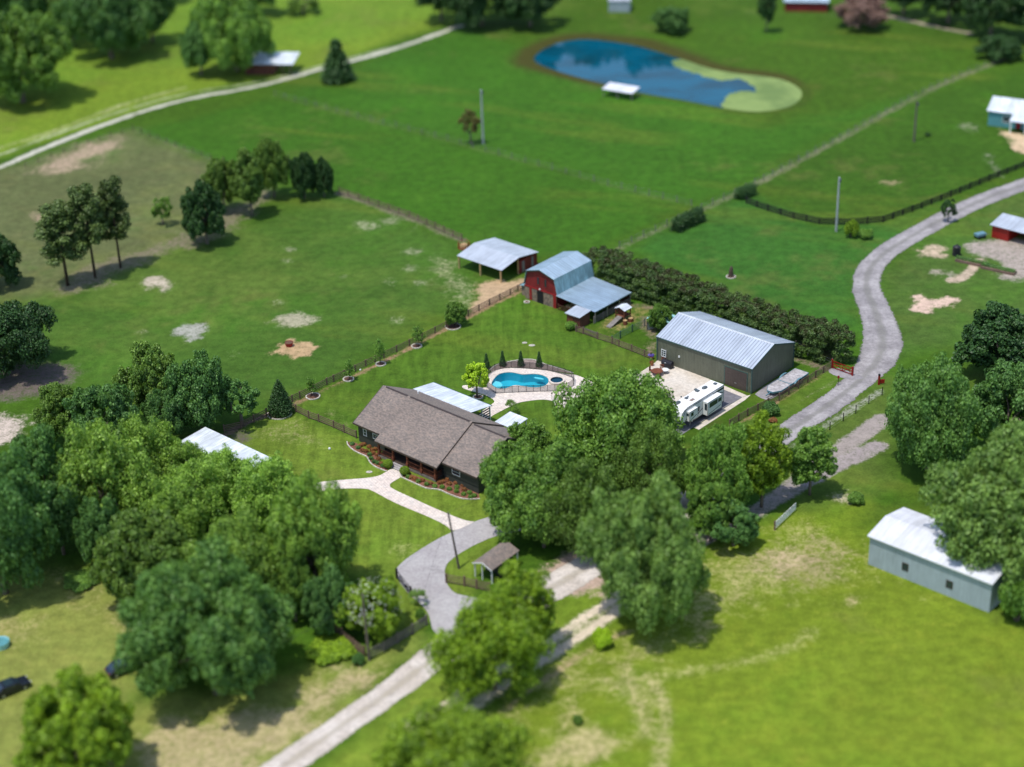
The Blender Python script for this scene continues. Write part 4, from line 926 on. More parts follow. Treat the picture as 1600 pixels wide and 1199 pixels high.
roof.slab([P3(18.51, -.12, -.24), P3(25.4, -.12, -.24), P3(25.4, Wd/2, -.24), P3(18.51, Wd/2, -.24)], .16)
roof.slab([P3(18.51, Wd/2, -.24), P3(25.4, Wd/2, -.24), P3(25.4, Wd+.1, -.24), P3(18.51, Wd+.1, -.24)], .16)
rf = roof.build('roof', M['shingle'], H)
v = MB(); 
for a_, b_ in ((.6, 5.2), (5.8, 18.0)): v.xprism([(Wd/2-.2, zr(Wd/2)-.06), (Wd/2+.2, zr(Wd/2)-.06), (Wd/2+.05, zr(Wd/2)+.07), (Wd/2-.05, zr(Wd/2)+.07)], a_, b_)
v.xprism([(Wd/2-.2, zr(Wd/2)-.30), (Wd/2+.2, zr(Wd/2)-.30), (Wd/2, zr(Wd/2)-.18)], 18.9, 25.1)
v.build('ridge_vent', M['shingle_cap'], rf)
fa = MB()
for xx in (-.15, 18.5): 
    for s_, (ya, yb) in enumerate(((-1.35 if xx > 1 else -.17, Wd/2), (Wd+.14, Wd/2))): fa.bar(P3(xx, ya if ya > -1 or True else ya, -.14) if ya < Wd/2 else (xx, ya, zr(ya)-.14), (xx, yb, zr(yb)-.14), .07, .26)
for y_, xa, xb, dz in ((-.16, -.15, 5.6, 0), (-1.34, 5.6, 18.5, 0), (-.16, 18.55, 25.4, -.24)): fa.box(xa, y_-.03, zr(y_)-.24+dz, xb, y_+.01, zr(y_)-.01+dz)
fa.build('fascia', M['house_trim'], H)
vx, vy = LC(ho, 653.5, 617.5, 4.3); MB().cyl((vx, vy, zr(vy)-.1), (vx, vy, zr(vy)+.42), .13, .13, 10).build('vent_pipe', M['white_trim'], H)
for (xa, ya, xb, yb), bars in (((568, 670.5, 573, 681.5), (1, 2)), ((583, 677.5, 592, 688), (2, 1)), ((706.8, 731, 718.4, 744.5), (1, 2))):
    x0, z1 = onplane_y(ho, xa, ya, .45); x1, z0 = onplane_y(ho, xb, yb, .45); print('house window', x0, x1, z0, z1)
    window_y(H, x0, x1, max(.9, z0), min(2.75, z1) if z1 > 1.6 else 2.4, .45, bars=bars)
for x0, x1 in ((7.2, 8.4), (13.0, 14.2), (15.6, 16.8)): window_y(H, x0, x1, 1.3, 2.7, 1.9, bars=(1, 2))
dr = MB().box(10.0, 1.84, .5, 11.1, 1.93, 2.7).build('front_door', M['redwood'], H); MB().ball((10.95, 1.8, 1.55), .05).build('handle', M['steel'], dr)
window_x(H, 1.0, 1.65, 1.2, 2.5, 18.17, -1)
MB().box(5.95, -1.05, 0, 17.95, 1.9, .45).build('porch_floor', M['house_trim'], H)
MB().box(6.0, -1.10, .05, 9.2, -1.05, .40).build('porch_skirt', M['fence_grey'], H); MB().box(12.1, -1.10, .05, 17.9, -1.05, .40).build('porch_skirt', M['fence_grey'], H)
for x_ in (6.1, 9.1, 12.1, 15.0, 17.8): MB().box(x_-.13, -1.05, .45, x_+.13, -.79, zr(-.9)-.2).box(x_-.2, -1.12, .45, x_+.2, -.72, 1.1).build('porch_post', M['redwood'], H)
for xa, xb in ((6.3, 8.9), (12.3, 14.8), (15.2, 17.6)):
    r_ = MB().box(xa, -.95, 1.35, xb, -.88, 1.43).box(xa, -.95, .62, xb, -.88, .68); n_ = int((xb-xa)/.16)
    for k in range(n_): r_.box(xa+.08+k*.16, -.93, .68, xa+.11+k*.16, -.90, 1.35)
    r_.build('railing', M['redwood'], H)
r_ = MB().box(17.76, -.75, 1.35, 17.83, .4, 1.43).box(17.76, -.75, .62, 17.83, .4, .68); [r_.box(17.78, -.7+k*.16, .68, 17.81, -.67+k*.16, 1.35) for k in range(7)]; r_.build('railing', M['redwood'], H)
st_ = MB(); [st_.box(9.35, -1.1-.36*(k+1), 0, 12.0, -1.1-.36*k+ (.0), .36-.12*k) for k in range(3)]; st_.build('steps', M['asphalt'], H)
for x_, c in ((7.9, 'white_trim'), (13.7, 'redwood')):
    MB().box(x_-.3, .6, .8, x_+.3, 1.2, .9).box(x_-.3, 1.15, .9, x_+.3, 1.22, 1.5)
# patio cover at the back of the house
pc = MB().slab([(-.3, 13.15, 3.62), (12.15, 13.15, 3.62), (12.15, 17.7, 2.85), (-.3, 17.7, 2.85)], .08).build('patio_roof', M['metal_white'], H)
MB().box(-.35, 17.70, 2.74, 12.2, 17.80, 2.88).build('gutter', M['trim_green'], pc)
for x_ in (0, 4, 8, 11.95): MB().box(x_-.08, 17.4, 0, x_+.08, 17.56, 2.75).build('patio_post', M['white_trim'], H)
s_ = MB(); [s_.box(11.93, 14.0+k*.02, .25+k*.42, 11.99, 17.35, .45+k*.42) for k in range(6)]; s_.build('side_slats', M['house_trim'], H)
MB().box(11.90, 15.6, 0, 12.02, 15.75, 2.9).build('patio_post', M['white_trim'], H)

# beds, edging, shrubs
Z3 = lambda pts: [(540+x/6.664, 690+y/6.664) for x, y in pts]
def bed(name, label, px, mat, edge_px=None, z=.03, ew=.16, eh=.14, edge_mat='edging', it=1):
    pw = [G2(*q) for q in px]; pw = chaikin(pw, it) if it else pw; c = np.mean(pw, 0); o = thing(name, label, 'flower bed', (c[0], c[1], 0))
    sheet('soil', [pw], z, M[mat], struct=False, parent=o, org=tuple(c)); e = MB(); ep = [G2(*q) for q in edge_px]; ep = chaikin(ep, 2, False)
    for i in range(len(ep)-1):
        a, b = np.array(ep[i])-c, np.array(ep[i+1])-c; e.bar((a[0], a[1], eh/2), (b[0], b[1], eh/2), ew, eh)
    e.build('stone_edging', M[edge_mat], o); return o
e1 = Z3([(15,5),(20,40),(80,95),(150,130),(225,160),(250,220),(300,265),(400,305),(430,314)])
bed('flower_bed', 'red mulch flower bed with pale stone edge left of the porch steps', e1+Z3([(440,270),(345,200),(345,160),(150,60),(110,10)]), 'mulch_red', e1)
e2 = Z3([(575,372),(680,420),(760,455),(850,497),(970,499),(1050,540),(1150,580),(1230,603),(1320,605),(1400,600)])
bed('flower_bed', 'red mulch flower bed with pale stone edge right of the porch steps', e2+Z3([(1380,520),(1200,430),(1040,375),(960,420),(930,440),(760,370),(640,330)]), 'mulch_red', e2)
zb = Z7([(475,357),(530,305),(640,272),(760,250),(870,232),(1000,240),(1080,285),(1250,335),(1420,392)])
bed('planting_bed', 'brown planting bed curving behind the pool fence', zb+Z7([(1330,385),(1130,350),(1000,337),(860,328),(720,320),(600,332),(500,372)]), 'mulch_grey', zb, ew=.2)
pt = {}
for k_, (R_, h_, n_, s_) in {'clump': (.42, .5, 520, .12), 'balls': (.8, 1.45, 5200, .10)}.items():
    rg = np.random.default_rng(40+n_)
    if k_ == 'balls': c, nr = shell([(0, 0, .72)], [.74], n_, rg, .1, (.93, 1.03))
    else: c, nr = shell([(.15*math.cos(a), .15*math.sin(a), .2) for a in range(6)], [.24]*6, n_, rg, .6, (.4, 1.1)); c[:, 2] = np.maximum(c[:, 2], .03)
    pt[k_] = leaf_mesh('shrub', c, nr, s_, rg)
def shrub(kind, mat, px, py, s, label, cat='shrub', group=None, name='shrub'):
    o = link(bpy.data.objects.new(name, pt[kind])); q = G2(px, py); o.location = (q[0], q[1], 0); o.scale = (s, s, s); o.rotation_euler[2] = rnd.uniform(0, 6)
    o.material_slots[0].link = 'OBJECT'; o.material_slots[0].material = M[mat]; return tag(o, label, cat, group)
shrub('balls', 'leaf_bright', 606.5, 731, 1.0, 'clipped green ball shrub left of the porch steps', name='ball_shrub')
shrub('balls', 'leaf_bright', 632.5, 742, 1.0, 'clipped green ball shrub right of the porch steps', name='ball_shrub')
for i, (x, y, c) in enumerate([(70,35,'g'),(130,75,'g'),(175,100,'r'),(190,40,'r'),(245,65,'r'),(215,110,'r'),(310,90,'r'),(250,145,'g'),(265,185,'g'),(290,130,'r'),(300,220,'g'),(330,150,'r'),(335,235,'g'),(345,190,'r'),(370,240,'r'),(160,50,'r'),(385,262,'g'),(275,100,'r')]):
    shrub('clump', 'leaf_deep' if c == 'g' else 'leaf_red', *Z3([(x, y)])[0], 1.1, 'low green clump on red mulch left of the porch steps' if c == 'g' else 'low russet clump on red mulch left of the porch steps', group='green clumps in the left bed' if c == 'g' else 'russet clumps in the left bed', name='low_shrub')
for i, (x, y, c) in enumerate([(650,380,'g'),(690,385,'r'),(725,400,'r'),(760,425,'g'),(800,415,'r'),(845,455,'g'),(880,445,'r'),(930,475,'g'),(1005,485,'g'),(1080,505,'g'),(1160,485,'g'),(1155,530,'g'),(1235,510,'r'),(1230,560,'g'),(1290,545,'g'),(1300,590,'g'),(1060,405,'r'),(1150,440,'r'),(1225,465,'r'),(1010,430,'r'),(1080,450,'r'),(1340,575,'g'),(980,440,'r')]):
    shrub('clump', 'leaf_green' if c == 'g' else 'leaf_red', *Z3([(x, y)])[0], 1.15, 'low green clump on red mulch right of the porch steps' if c == 'g' else 'low russet clump on red mulch right of the porch steps', group='green clumps in the right bed' if c == 'g' else 'russet clumps in the right bed', name='low_shrub')
def ring(px, py, r, label, mulch='mulch', edge='edging', sy=1.):
    q = G2(px, py); o = thing('tree_ring', label, 'tree ring', (q[0], q[1], 0)); P_r = [(r*math.cos(k*math.pi/12), r*sy*math.sin(k*math.pi/12)) for k in range(24)]
    sheet('soil', [P_r], .05, M[mulch], struct=False, parent=o); e = MB()
    for k in range(24): a, b = P_r[k], P_r[(k+1) % 24]; e.bar((a[0], a[1], .07), (b[0], b[1], .07), .2, .15)
    e.build('stone_edging', M[edge], o); return o
for px, py, r, lb in ((489,620,1.1,'oval of pinkish mulch round the young tree nearest the fence corner'),(544.5,593,.85,'pale stone ring round the second young tree along the long fence'),(595,569.5,.8,'pale stone ring round the third young tree along the long fence'),
                      (651,541.5,.85,'pale stone ring round the fourth young tree along the long fence'),(708,511,1.3,'mulch ring under the round dark green tree at the long fence'),(437,647,1.9,'mulch bed under the dark evergreen at the fence corner'),
                      (747,621,.75,'pale round planter ring under the lime-green tree'),(1142,433,.8,'pale ring round the brown stump on the back pasture'),(823,472.5,.45,'small pale stone ring in the grass before the barn')):
    ring(px, py, r, lb)
# pool
pcn = np.mean(pool_w, 0); PL = thing('swimming_pool', 'turquoise free-form swimming pool with a pale tanning shelf', 'pool', (pcn[0], pcn[1], 0))
lp = [(x-pcn[0], y-pcn[1]) for x, y in pool_w]; lo_ = [(x-pcn[0], y-pcn[1]) for x, y in offset(pool_w, .32)]; n = len(lp)
sheet('coping', [lo_, lp], .085, M['coping'], .12, False, PL)
s_ = MB(); s_.add([(x, y, .05) for x, y in lp]+[(x, y, -1.45) for x, y in lp], [(i, (i+1) % n, n+(i+1) % n, n+i) for i in range(n)]+[tuple(range(2*n-1, n-1, -1))]); s_.build('pool_shell', M['pool'], PL)
sheet('water', [lp], -.07, M['pool_water'], 0, False, PL)
def inter(poly_px): return [(q[0]-pcn[0], q[1]-pcn[1]) for q in [G2(*a) for a in Z7(poly_px)]]
sheet('tanning_shelf', [inter([(500,500),(540,458),(590,470),(618,500),(612,528),(560,548),(528,548),(505,525)])], -.28, M['pool_shelf'], 1.1, False, PL)
sheet('bench', [inter([(972,414),(1000,410),(1050,418),(1092,432),(1080,438),(1040,434),(1000,426)])], -.34, M['pool_shelf'], .12, False, PL)
SP = thing('spa', 'round blue spa with raised stone rim at the right end of the pool', 'spa', (spa_c[0], spa_c[1], 0)); s_ = MB(); w_ = MB(); N = 32
def rg_(r, z): return [(r*math.cos(2*math.pi*k/N), r*math.sin(2*math.pi*k/N), z) for k in range(N)]
s_.add(rg_(1.32, -.2)+rg_(1.32, .42)+rg_(1.02, .42)+rg_(1.02, .2), [(j*N+k, j*N+(k+1) % N, (j+1)*N+(k+1) % N, (j+1)*N+k) for j in range(3) for k in range(N)]); s_.build('spa_rim', M['coping'], SP)
w_.add(rg_(1.02, .36)+rg_(1.0, .09), [(k, (k+1) % N, N+(k+1) % N, N+k) for k in range(N)]+[tuple(range(N, 2*N))]); w_.build('spa_shell', M['spa_tile'], SP)
s_ = MB(); s_.add(rg_(1.02, .28), [tuple(range(N))]); s_.build('water', M['pool_water'], SP)
# pool fence
fl = [G2(*q) for q in Z7([(545,622),(645,614),(730,611),(800,607),(890,604),(970,601),(1050,599),(1130,598),(1215,594),(1300,588),(1375,568),(1425,532),(1432,480),(1405,440),(1330,412),(1250,390),(1190,374),(1130,362),(1065,353),(1000,347),(930,342),(860,337),(790,333),(720,331),(655,334),(600,343),(535,362),(480,392),(445,430),(434,480),(432,550)])]
c0 = np.mean(fl, 0); PFn = thing('pool_fence', 'black see-through mesh fence running round the pool and spa', 'fence', (c0[0], c0[1], 0)); ms = MB(); rl = MB()
for i in range(len(fl)):
    a = np.array(fl[i])-c0; b = np.array(fl[(i+1) % len(fl)])-c0
    ms.add([(a[0], a[1], .1), (b[0], b[1], .1), (b[0], b[1], 1.2), (a[0], a[1], 1.2)], [(0, 1, 2, 3)]); rl.bar((a[0], a[1], 1.2), (b[0], b[1], 1.2), .035); rl.bar((a[0], a[1], .09), (b[0], b[1], .09), .035)
    MB().cyl((a[0], a[1], .04), (a[0], a[1], 1.25), .04, .04, 6).build('post', M['rubber'], PFn)
ms.build('mesh_panel', M['mesh_screen'], PFn); rl.build('rail', M['rubber'], PFn)
lq = G2(862.5, 625); LP = thing('path_lamp', 'thin black path lamp on the edge of the pool deck', 'lamp', lq); MB().cyl((0, 0, .05), (0, 0, 1.1), .035, .03, 6).build('post', M['rubber'], LP); MB().cyl((0, 0, 1.1), (0, 0, 1.28), .11, .13, 8).build('lamp_head', M['rubber'], LP)
# square white canopy beside the house
cz = 3.0; q0 = G2(773, 659, cz); cn = thing('white_canopy', 'square white metal canopy on the lawn island half under oak leaves', 'canopy', q0, -YAW)
d1 = LC(q0, 801, 647, cz); d2 = LC(q0, 829, 658, cz); Lx, Ly = d2[0]-d1[0], d1[1]; print('canopy', d1, d2)
MB().slab([(0, 0, cz), (Lx, 0, cz-.0), (Lx, Ly, cz+.25), (0, Ly, cz+.25)], .12).build('canopy_roof', M['metal_white'], cn)
for x_, y_ in ((.2, .2), (Lx-.2, .2), (.2, Ly-.2), (Lx-.2, Ly-.2)): MB().box(x_-.07, y_-.07, 0, x_+.07, y_+.07, cz-.1).build('post', M['white_trim'], cn)

# pale-roofed barn under the trees on the left
q0 = G2(262, 697, 3.0); d1 = LC(q0, 325, 670, 3.4); Ln = LC(q0, 432, 717, 3.4)[0]; print('left barn', d1, Ln)
LB = thing('pale_barn', 'long pale-roofed metal barn hidden under the oaks of the left tree belt', 'barn', q0, -YAW); dy = d1[1]
MB().slab([(d1[0]*.5, -3.2, 2.9), (Ln, -3.2, 2.9), (Ln, dy, 3.5), (d1[0]*.5, dy, 3.5)], .1).build('roof', M['metal_white'], LB)
MB().box(d1[0]*.5+.2, -3.0, 0, Ln-.2, dy-.2, 2.78).build('wall', M['white_wallm'], LB)
MB().box(3, -3.06, 0, 6, -2.98, 2.4).build('door', M['dark'], LB)

# ------------------------------------------------------------------ olive workshop
so_ = (23.84, 262.86, 0); WS = thing('workshop', 'long olive metal workshop with a ribbed silver gable roof', 'workshop', so_, -YAW); L_, W_, ze, zrr = 18.94, 12.03, 4.455, 6.53
MB().xprism([(.15, 0), (W_-.15, 0), (W_-.15, ze-.06), (W_/2, zrr-.12), (.15, ze-.06)], .15, L_-.15).build('wall', M['shop_wall'], WS)
MB().xprism([(.16, .02), (W_-.16, .02), (W_-.16, ze-.08), (W_/2, zrr-.15), (.16, ze-.08)], L_-.14, L_-.12).build('end_wall', M['shop_wally'], WS)
rf = MB().slab([(0, 0, ze), (L_, 0, ze), (L_, W_/2, zrr), (0, W_/2, zrr)], .06).slab([(0, W_/2, zrr), (L_, W_/2, zrr), (L_, W_, ze), (0, W_, ze)], .06).build('roof', M['metal_shop'], WS)
MB().xprism([(W_/2-.28, zrr-.085), (W_/2+.28, zrr-.085), (W_/2, zrr+.05)], 0, L_).build('ridge_cap', M['metal_pale'], rf)
tr = MB().box(-.04, -.06, ze-.20, L_+.04, -.003, ze-.015).box(-.04, W_+.003, ze-.20, L_+.04, W_+.06, ze-.015)
for x_ in (-.03, L_+.03):
    tr.bar((x_, -.03, ze-.12), (x_, W_/2, zrr-.12), .05, .2); tr.bar((x_, W_+.03, ze-.12), (x_, W_/2, zrr-.12), .05, .2)
for x_, y_ in ((.12, .12), (L_-.12, .12), (L_-.12, W_-.12)): tr.box(x_-.09, y_-.09, 0, x_+.09, y_+.09, ze-.25)
tr.build('trim', M['trim_green'], WS)
rd = MB(); [rd.box(13.7, .10, .02+k*.54, 17.9, .14, .54+k*.54) for k in range(6)]; rd = rd.build('roll_up_door', M['shop_door'], WS); MB().box(15.6, .06, .9, 16.0, .1, .98).build('handle', M['steel'], rd)
MB().box(13.55, .08, 0, 13.7, .16, 3.4).box(17.9, .08, 0, 18.05, .16, 3.4).box(13.7, .08, 3.26, 17.9, .16, 3.4).build('door_frame', M['trim_green'], WS)
x0, z1 = onplane_y(so_, 1035, 547, .15); x1, z0 = onplane_y(so_, 1041.5, 558.5, .15); print('shop door win', x0, x1, z0, z1)
dd = MB().box(1.0, .09, .0, 2.0, .14, 2.3).build('entry_door', M['redwood'], WS); window_y(WS, 1.1, 1.9, 1.25, 2.35, .075, bars=(2, 3))
MB().box(4.5, .0, 2.0, 4.75, .15, 2.3).build('wall_lamp', M['white_trim'], WS)
MB().box(18.5, -.25, 0, 18.7, -.05, .5)

# ------------------------------------------------------------------ red barn with its lean-to
bo_ = (3.402, 279.707, 0); BN = thing('red_barn', 'red gambrel-roofed barn with a stone front and a wide blue-grey lean-to roof', 'barn', bo_, -YAW)
xl, xr, zb_, xc, zt = -6.1, .35, 5.6, -2.87, 6.55; y0, y1 = 6.2, 16.6; xs = 1.0; zs = 2.75
prof = [(xl-.45, 0), (xr+.25, 0), (xr+.35, 2.6), (xr-.1, zb_-.12), (xc, zt-.15), (xl+.1, zb_-.12), (xl-.6, 2.6)]
MB().yprism(prof, y0+.35, y1-.2).build('wall', M['barn_red'], BN)
MB().yprism([(xl-.46, 0), (xr+.26, 0), (xr+.36, 2.42), (xl-.61, 2.42)], y0+.26, y0+.34).build('stone_front', M['stone'], BN)
MB().box(xl-.66, y0+.2, 2.42, xr+.4, y0+.34, 2.58).box(-.05, y0+.2, 0, .62, y0+.33, 2.42).box(xl+.55, y0+.2, 0, xl+1.1, y0+.33, 2.42).build('trim', M['barn_trim'], BN)
rf = MB().slab([(xc, y0, zt), (xc, y1, zt), (xr, y1, zb_), (xr, y0, zb_)], .07).slab([(xc, y0, zt), (xc, y1, zt), (xl, y1, zb_), (xl, y0, zb_)], .07).build('roof', M['metal_blue'], BN)
sm_ = MB()
for (xa, za, xb, zb2) in ((xr, zb_, xs, zs), (xl, zb_, xl-.75, zs)):
    q = [(xa, y0+.1, za-.02), (xa, y1-.1, za-.02), (xb, y1-.1, zb2), (xb, y0+.1, zb2)]; sx = 1 if xb > xa else -1
    sm_.add(q+[(x-.08*sx, y, z) for x, y, z in q], [(0, 1, 2, 3), (7, 6, 5, 4), (0, 4, 5, 1), (1, 5, 6, 2), (2, 6, 7, 3), (3, 7, 4, 0)])
sm_.build('side_roof', M['metal_teal'], BN)
MB().bar((xr+.01, y0-.03, zb_-.1), (xc, y0-.03, zt-.1), .05, .18).bar((xl-.01, y0-.03, zb_-.1), (xc, y0-.03, zt-.1), .05, .18).build('bargeboard', M['trim_green'], BN)
lt = MB().slab([(xs-.05, y0-.2, zs+.03), (xs-.05, y1-.4, zs+.03), (9.75, y1-.4, 2.18), (9.75, y0-.2, 2.18)], .07).build('lean_to_roof', M['metal_blue'], BN)
MB().box(9.75, y0-.2, 2.02, 9.83, y1-.4, 2.2).build('gutter', M['trim_green'], lt)
for x_, y_ in ((9.6, 6.2), (9.6, 9.5), (9.6, 12.8), (9.6, 15.9), (5.2, 6.2), (5.2, 15.9)): MB().box(x_-.07, y_-.07, 0, x_+.07, y_+.07, 2.1).build('post', M['steel'], BN)
MB().box(1.2, 15.9, 0, 9.5, 16.0, 2.05).build('back_wall', M['rust_wall'], BN)
x0, zt1 = onplane_y(bo_, 843, 452.5, y0+.26); x1, _z = onplane_y(bo_, 852, 472.5, y0+.26); print('barn door', x0, x1, zt1)
MB().box(-3.75, y0+.19, 0, -2.35, y0+.27, 2.35).build('doorway', M['dark'], BN)
for x_ in (-3.75, -2.05): window_y(BN, x_, x_+.46, 3.45, 4.95, y0+.33, fw=.03, frame='barn_trim', glass='glass')
MB().ball((-3.0, y0+.1, 2.75), .16).build('barn_light', M['white_trim'], BN)
MB().box(xl-1.9, y0+.9, 0, xl-.5, y0+3.5, 1.9).build('side_room', M['stone'], BN); MB().slab([(xl-2.1, y0+.6, 1.95), (xl-.5, y0+.6, 2.3), (xl-.5, y0+3.7, 2.3), (xl-2.1, y0+3.7, 1.95)], .08).build('side_room_roof', M['metal_teal'], BN)
def loc2w(o, x, y): return (o[0]+A_[0]*x+B_[0]*y, o[1]+A_[1]*x+B_[1]*y)
# things under the lean-to
for i, (x_, y_, c, nm, lb, dm) in enumerate([(2.3, 8.0, 'hay', 'hay_bale', 'straw bale nearest the barn wall under the lean-to', (1.2, .6, .5)), (2.4, 9.2, 'hay', 'hay_bale', 'straw bale second from the front under the lean-to', (1.2, .6, .5)), (4.0, 7.2, 'steel', 'feed_bin', 'small galvanised feed bin under the front edge of the lean-to', (.7, .7, .9))]):
    q = loc2w(bo_, x_, y_); b_ = MB(); b_.box(-dm[0]/2, -dm[1]/2, 0, dm[0]/2, dm[1]/2, dm[2]); b_.box(-dm[0]/2-.01, -.1, dm[2]*.3, dm[0]/2+.01, -.04, dm[2]+.012); o = b_.build(nm, M[c], bevel=.04); o.location = (q[0], q[1], 0); o.rotation_euler[2] = -YAW+.2*i; tag(o, lb, 'bale' if c == 'hay' else 'bin')
# little feed shed
FS = thing('feed_shed', 'little rust-brown shed with a pale mono-pitch roof in front of the barn lean-to', 'shed', bo_, -YAW)
MB().slab([(5.75, 2.6, 2.15), (9.1, 2.6, 2.15), (9.1, 5.75, 2.45), (5.75, 5.75, 2.45)], .06).build('roof', M['metal_pale'], FS)
MB().box(6.0, 2.9, 0, 8.95, 5.5, 2.08).build('wall', M['rust_wall'], FS); MB().box(6.5, 2.86, 0, 7.4, 2.92, 1.8).build('door', M['redwood'], FS)
# pasture shelter
PS = thing('pasture_shelter', 'open pasture shelter with pale metal gable roof on tan posts', 'shelter', bo_, -YAW)
xa, xb, ya, yb, z_, zR_ = -25.0, -14.0, 8.5, 18.8, 2.55, 3.45; ym = (ya+yb)/2-.3
MB().slab([(xa, ya, z_), (xb, ya, z_), (xb, ym, zR_), (xa, ym, zR_)], .07).slab([(xa, ym, zR_), (xb, ym, zR_), (xb, yb, z_+.1), (xa, yb, z_+.1)], .07).build('roof', M['metal_pale'], PS)
for x_ in (-24.7, -19.4, -14.4): 
    MB().box(x_-.12, ya+.1, 0, x_+.12, ya+.34, z_-.05).build('post', M['tanwood'], PS); MB().box(x_-.08, ym, 0, x_+.08, ym+.16, zR_-.1).build('post', M['tanwood'], PS)
MB().box(xa+.2, yb-.35, 0, xb-.2, yb-.25, z_-.02).build('back_wall', M['barn_red'], PS); MB().box(xb-.35, ym+.2, 0, xb-.25, yb-.36, z_-.02).build('side_wall', M['barn_red'], PS)
MB().box(xb-.24, ym+1.0, .1, xb-.20, ym+1.7, 2.2).box(xb-.24, ym+3.6, .3, xb-.20, ym+4.2, 2.2).build('white_gate', M['fence_grey'], PS)

# ------------------------------------------------------------------ white metal building at the right
wo = (46.56, 200.92, 0); WB = thing('white_building', 'white-roofed metal building with pale blue walls at the edge of the front field', 'building', wo, -YAW); L_, W_, ze, zrr = 18.25, 9.17, 4.63, 5.54
MB().xprism([(.3, 0), (W_-.3, 0), (W_-.3, ze-.06), (W_/2, zrr-.14), (.3, ze-.06)], .2, L_-.2).build('wall', M['white_wallm'], WB)
MB().slab([(0, 0, ze), (L_, 0, ze), (L_, W_/2, zrr), (0, W_/2, zrr)], .07).slab([(0, W_/2, zrr), (L_, W_/2, zrr), (L_, W_, ze), (0, W_, ze)], .07).build('roof', M['metal_bright'], WB)
MB().box(-.03, -.07, ze-.16, L_+.03, -.003, ze-.0).bar((-.02, -.02, ze-.1), (-.02, W_/2, zrr-.1), .06, .2).bar((L_+.02, -.02, ze-.1), (L_+.02, W_/2, zrr-.1), .06, .2).build('trim', M['white_trim'], WB)
for px, py in ((1414.5, 886), (1483.5, 913.5)):
    x_, z_ = onplane_y(wo, px, py, .3); window_y(WB, x_-.4, x_+.4, z_-.5, z_+.5, .3, frame='house_trim')

# ------------------------------------------------------------------ far buildings
def simple_building(name, label, cat, p0, ang, L, Wd_, ze, zr_, roofm, wallm, over=.3, mono=False, openx=None, cornerz=None, extra=None):
    o = thing(name, label, cat, p0, ang)
    if mono:
        MB().slab([(-over, -over, ze), (L+over, -over, ze), (L+over, Wd_+over, zr_), (-over, Wd_+over, zr_)], .1).build('roof', M[roofm], o)
        w = MB(); w.xprism([(0, 0), (Wd_, 0), (Wd_, zr_-.12), (0, ze-.12)], 0, L if openx is None else openx); w.build('wall', M[wallm], o)
    else:
        MB().slab([(-over, -over, ze), (L+over, -over, ze), (L+over, Wd_/2, zr_), (-over, Wd_/2, zr_)], .1).slab([(-over, Wd_/2, zr_), (L+over, Wd_/2, zr_), (L+over, Wd_+over, ze), (-over, Wd_+over, ze)], .1).build('roof', M[roofm], o)
        MB().xprism([(0, 0), (Wd_, 0), (Wd_, ze-.05), (Wd_/2, zr_-.12), (0, ze-.05)], 0, L if openx is None else openx).build('wall', M[wallm], o)
    return o
# teal house, top right
g0 = G2(1543, 196); g1 = G2(1581, 201); an = math.atan2(g1[1]-g0[1], g1[0]-g0[0]); lw = math.dist(g0, g1)
TH = simple_building('teal_house', 'teal house with a broad pale roof cut by the right edge of the picture', 'house', g0, an, 16, 9, 3.4, 5.2, 'metal_white', 'teal_wall', .4)
MB().slab([(lw, -3.2, 2.7), (16.5, -3.2, 2.7), (16.5, -.4, 3.4), (lw, -.4, 3.4)], .1).build('porch_roof', M['metal_white'], TH)
for x_ in (lw+.3, lw+3.4): MB().box(x_-.1, -3.1, 0, x_+.1, -2.9, 2.6).build('porch_post', M['white_trim'], TH)
window_y(TH, 3.2, 4.6, 1.2, 2.6, 0, bars=(2, 1)); MB().box(lw+.8, -.06, 0, lw+1.8, 0.01, 2.2).build('door', M['barn_trim'], TH)
# red shed, right edge
q0 = G2(1549, 371); RS = thing('red_shed', 'red shed with a pale blue roof and a dark open bay at the right edge', 'shed', q0, -YAW)
MB().slab([(-.4, -.4, 2.6), (12, -.4, 2.6), (12, 4.6, 3.3), (-.4, 4.6, 3.3)], .1).build('roof', M['metal_pale'], RS); MB().box(0, 0, 0, 3.4, 4.3, 2.5).build('wall', M['bright_red'], RS); MB().box(3.41, 4.1, 0, 11.8, 4.3, 3.0).build('back_wall', M['rust_wall'], RS)
for x_ in (7.2, 11.4): MB().box(x_-.1, 0, 0, x_+.1, .2, 2.5).build('post', M['fence_wood'], RS)
for y_ in (.9, 2.9): MB().box(-.03, y_, .3, .0, y_+1, 2.1).build('panel', M['barn_trim'], RS)
# shed under the oaks, top left
q0 = G2(384, 117); SH = simple_building('far_shed', 'pale-roofed shed with dark red walls under the oaks beyond the farm track', 'shed', q0, -.15, 11.5, 6.5, 2.9, 3.6, 'metal_white', 'rust_wall', .6, True, 7.)
for x_ in (9.3, 11.2): MB().box(x_-.1, .2, 0, x_+.1, .4, 2.7).build('post', M['fence_wood'], SH)
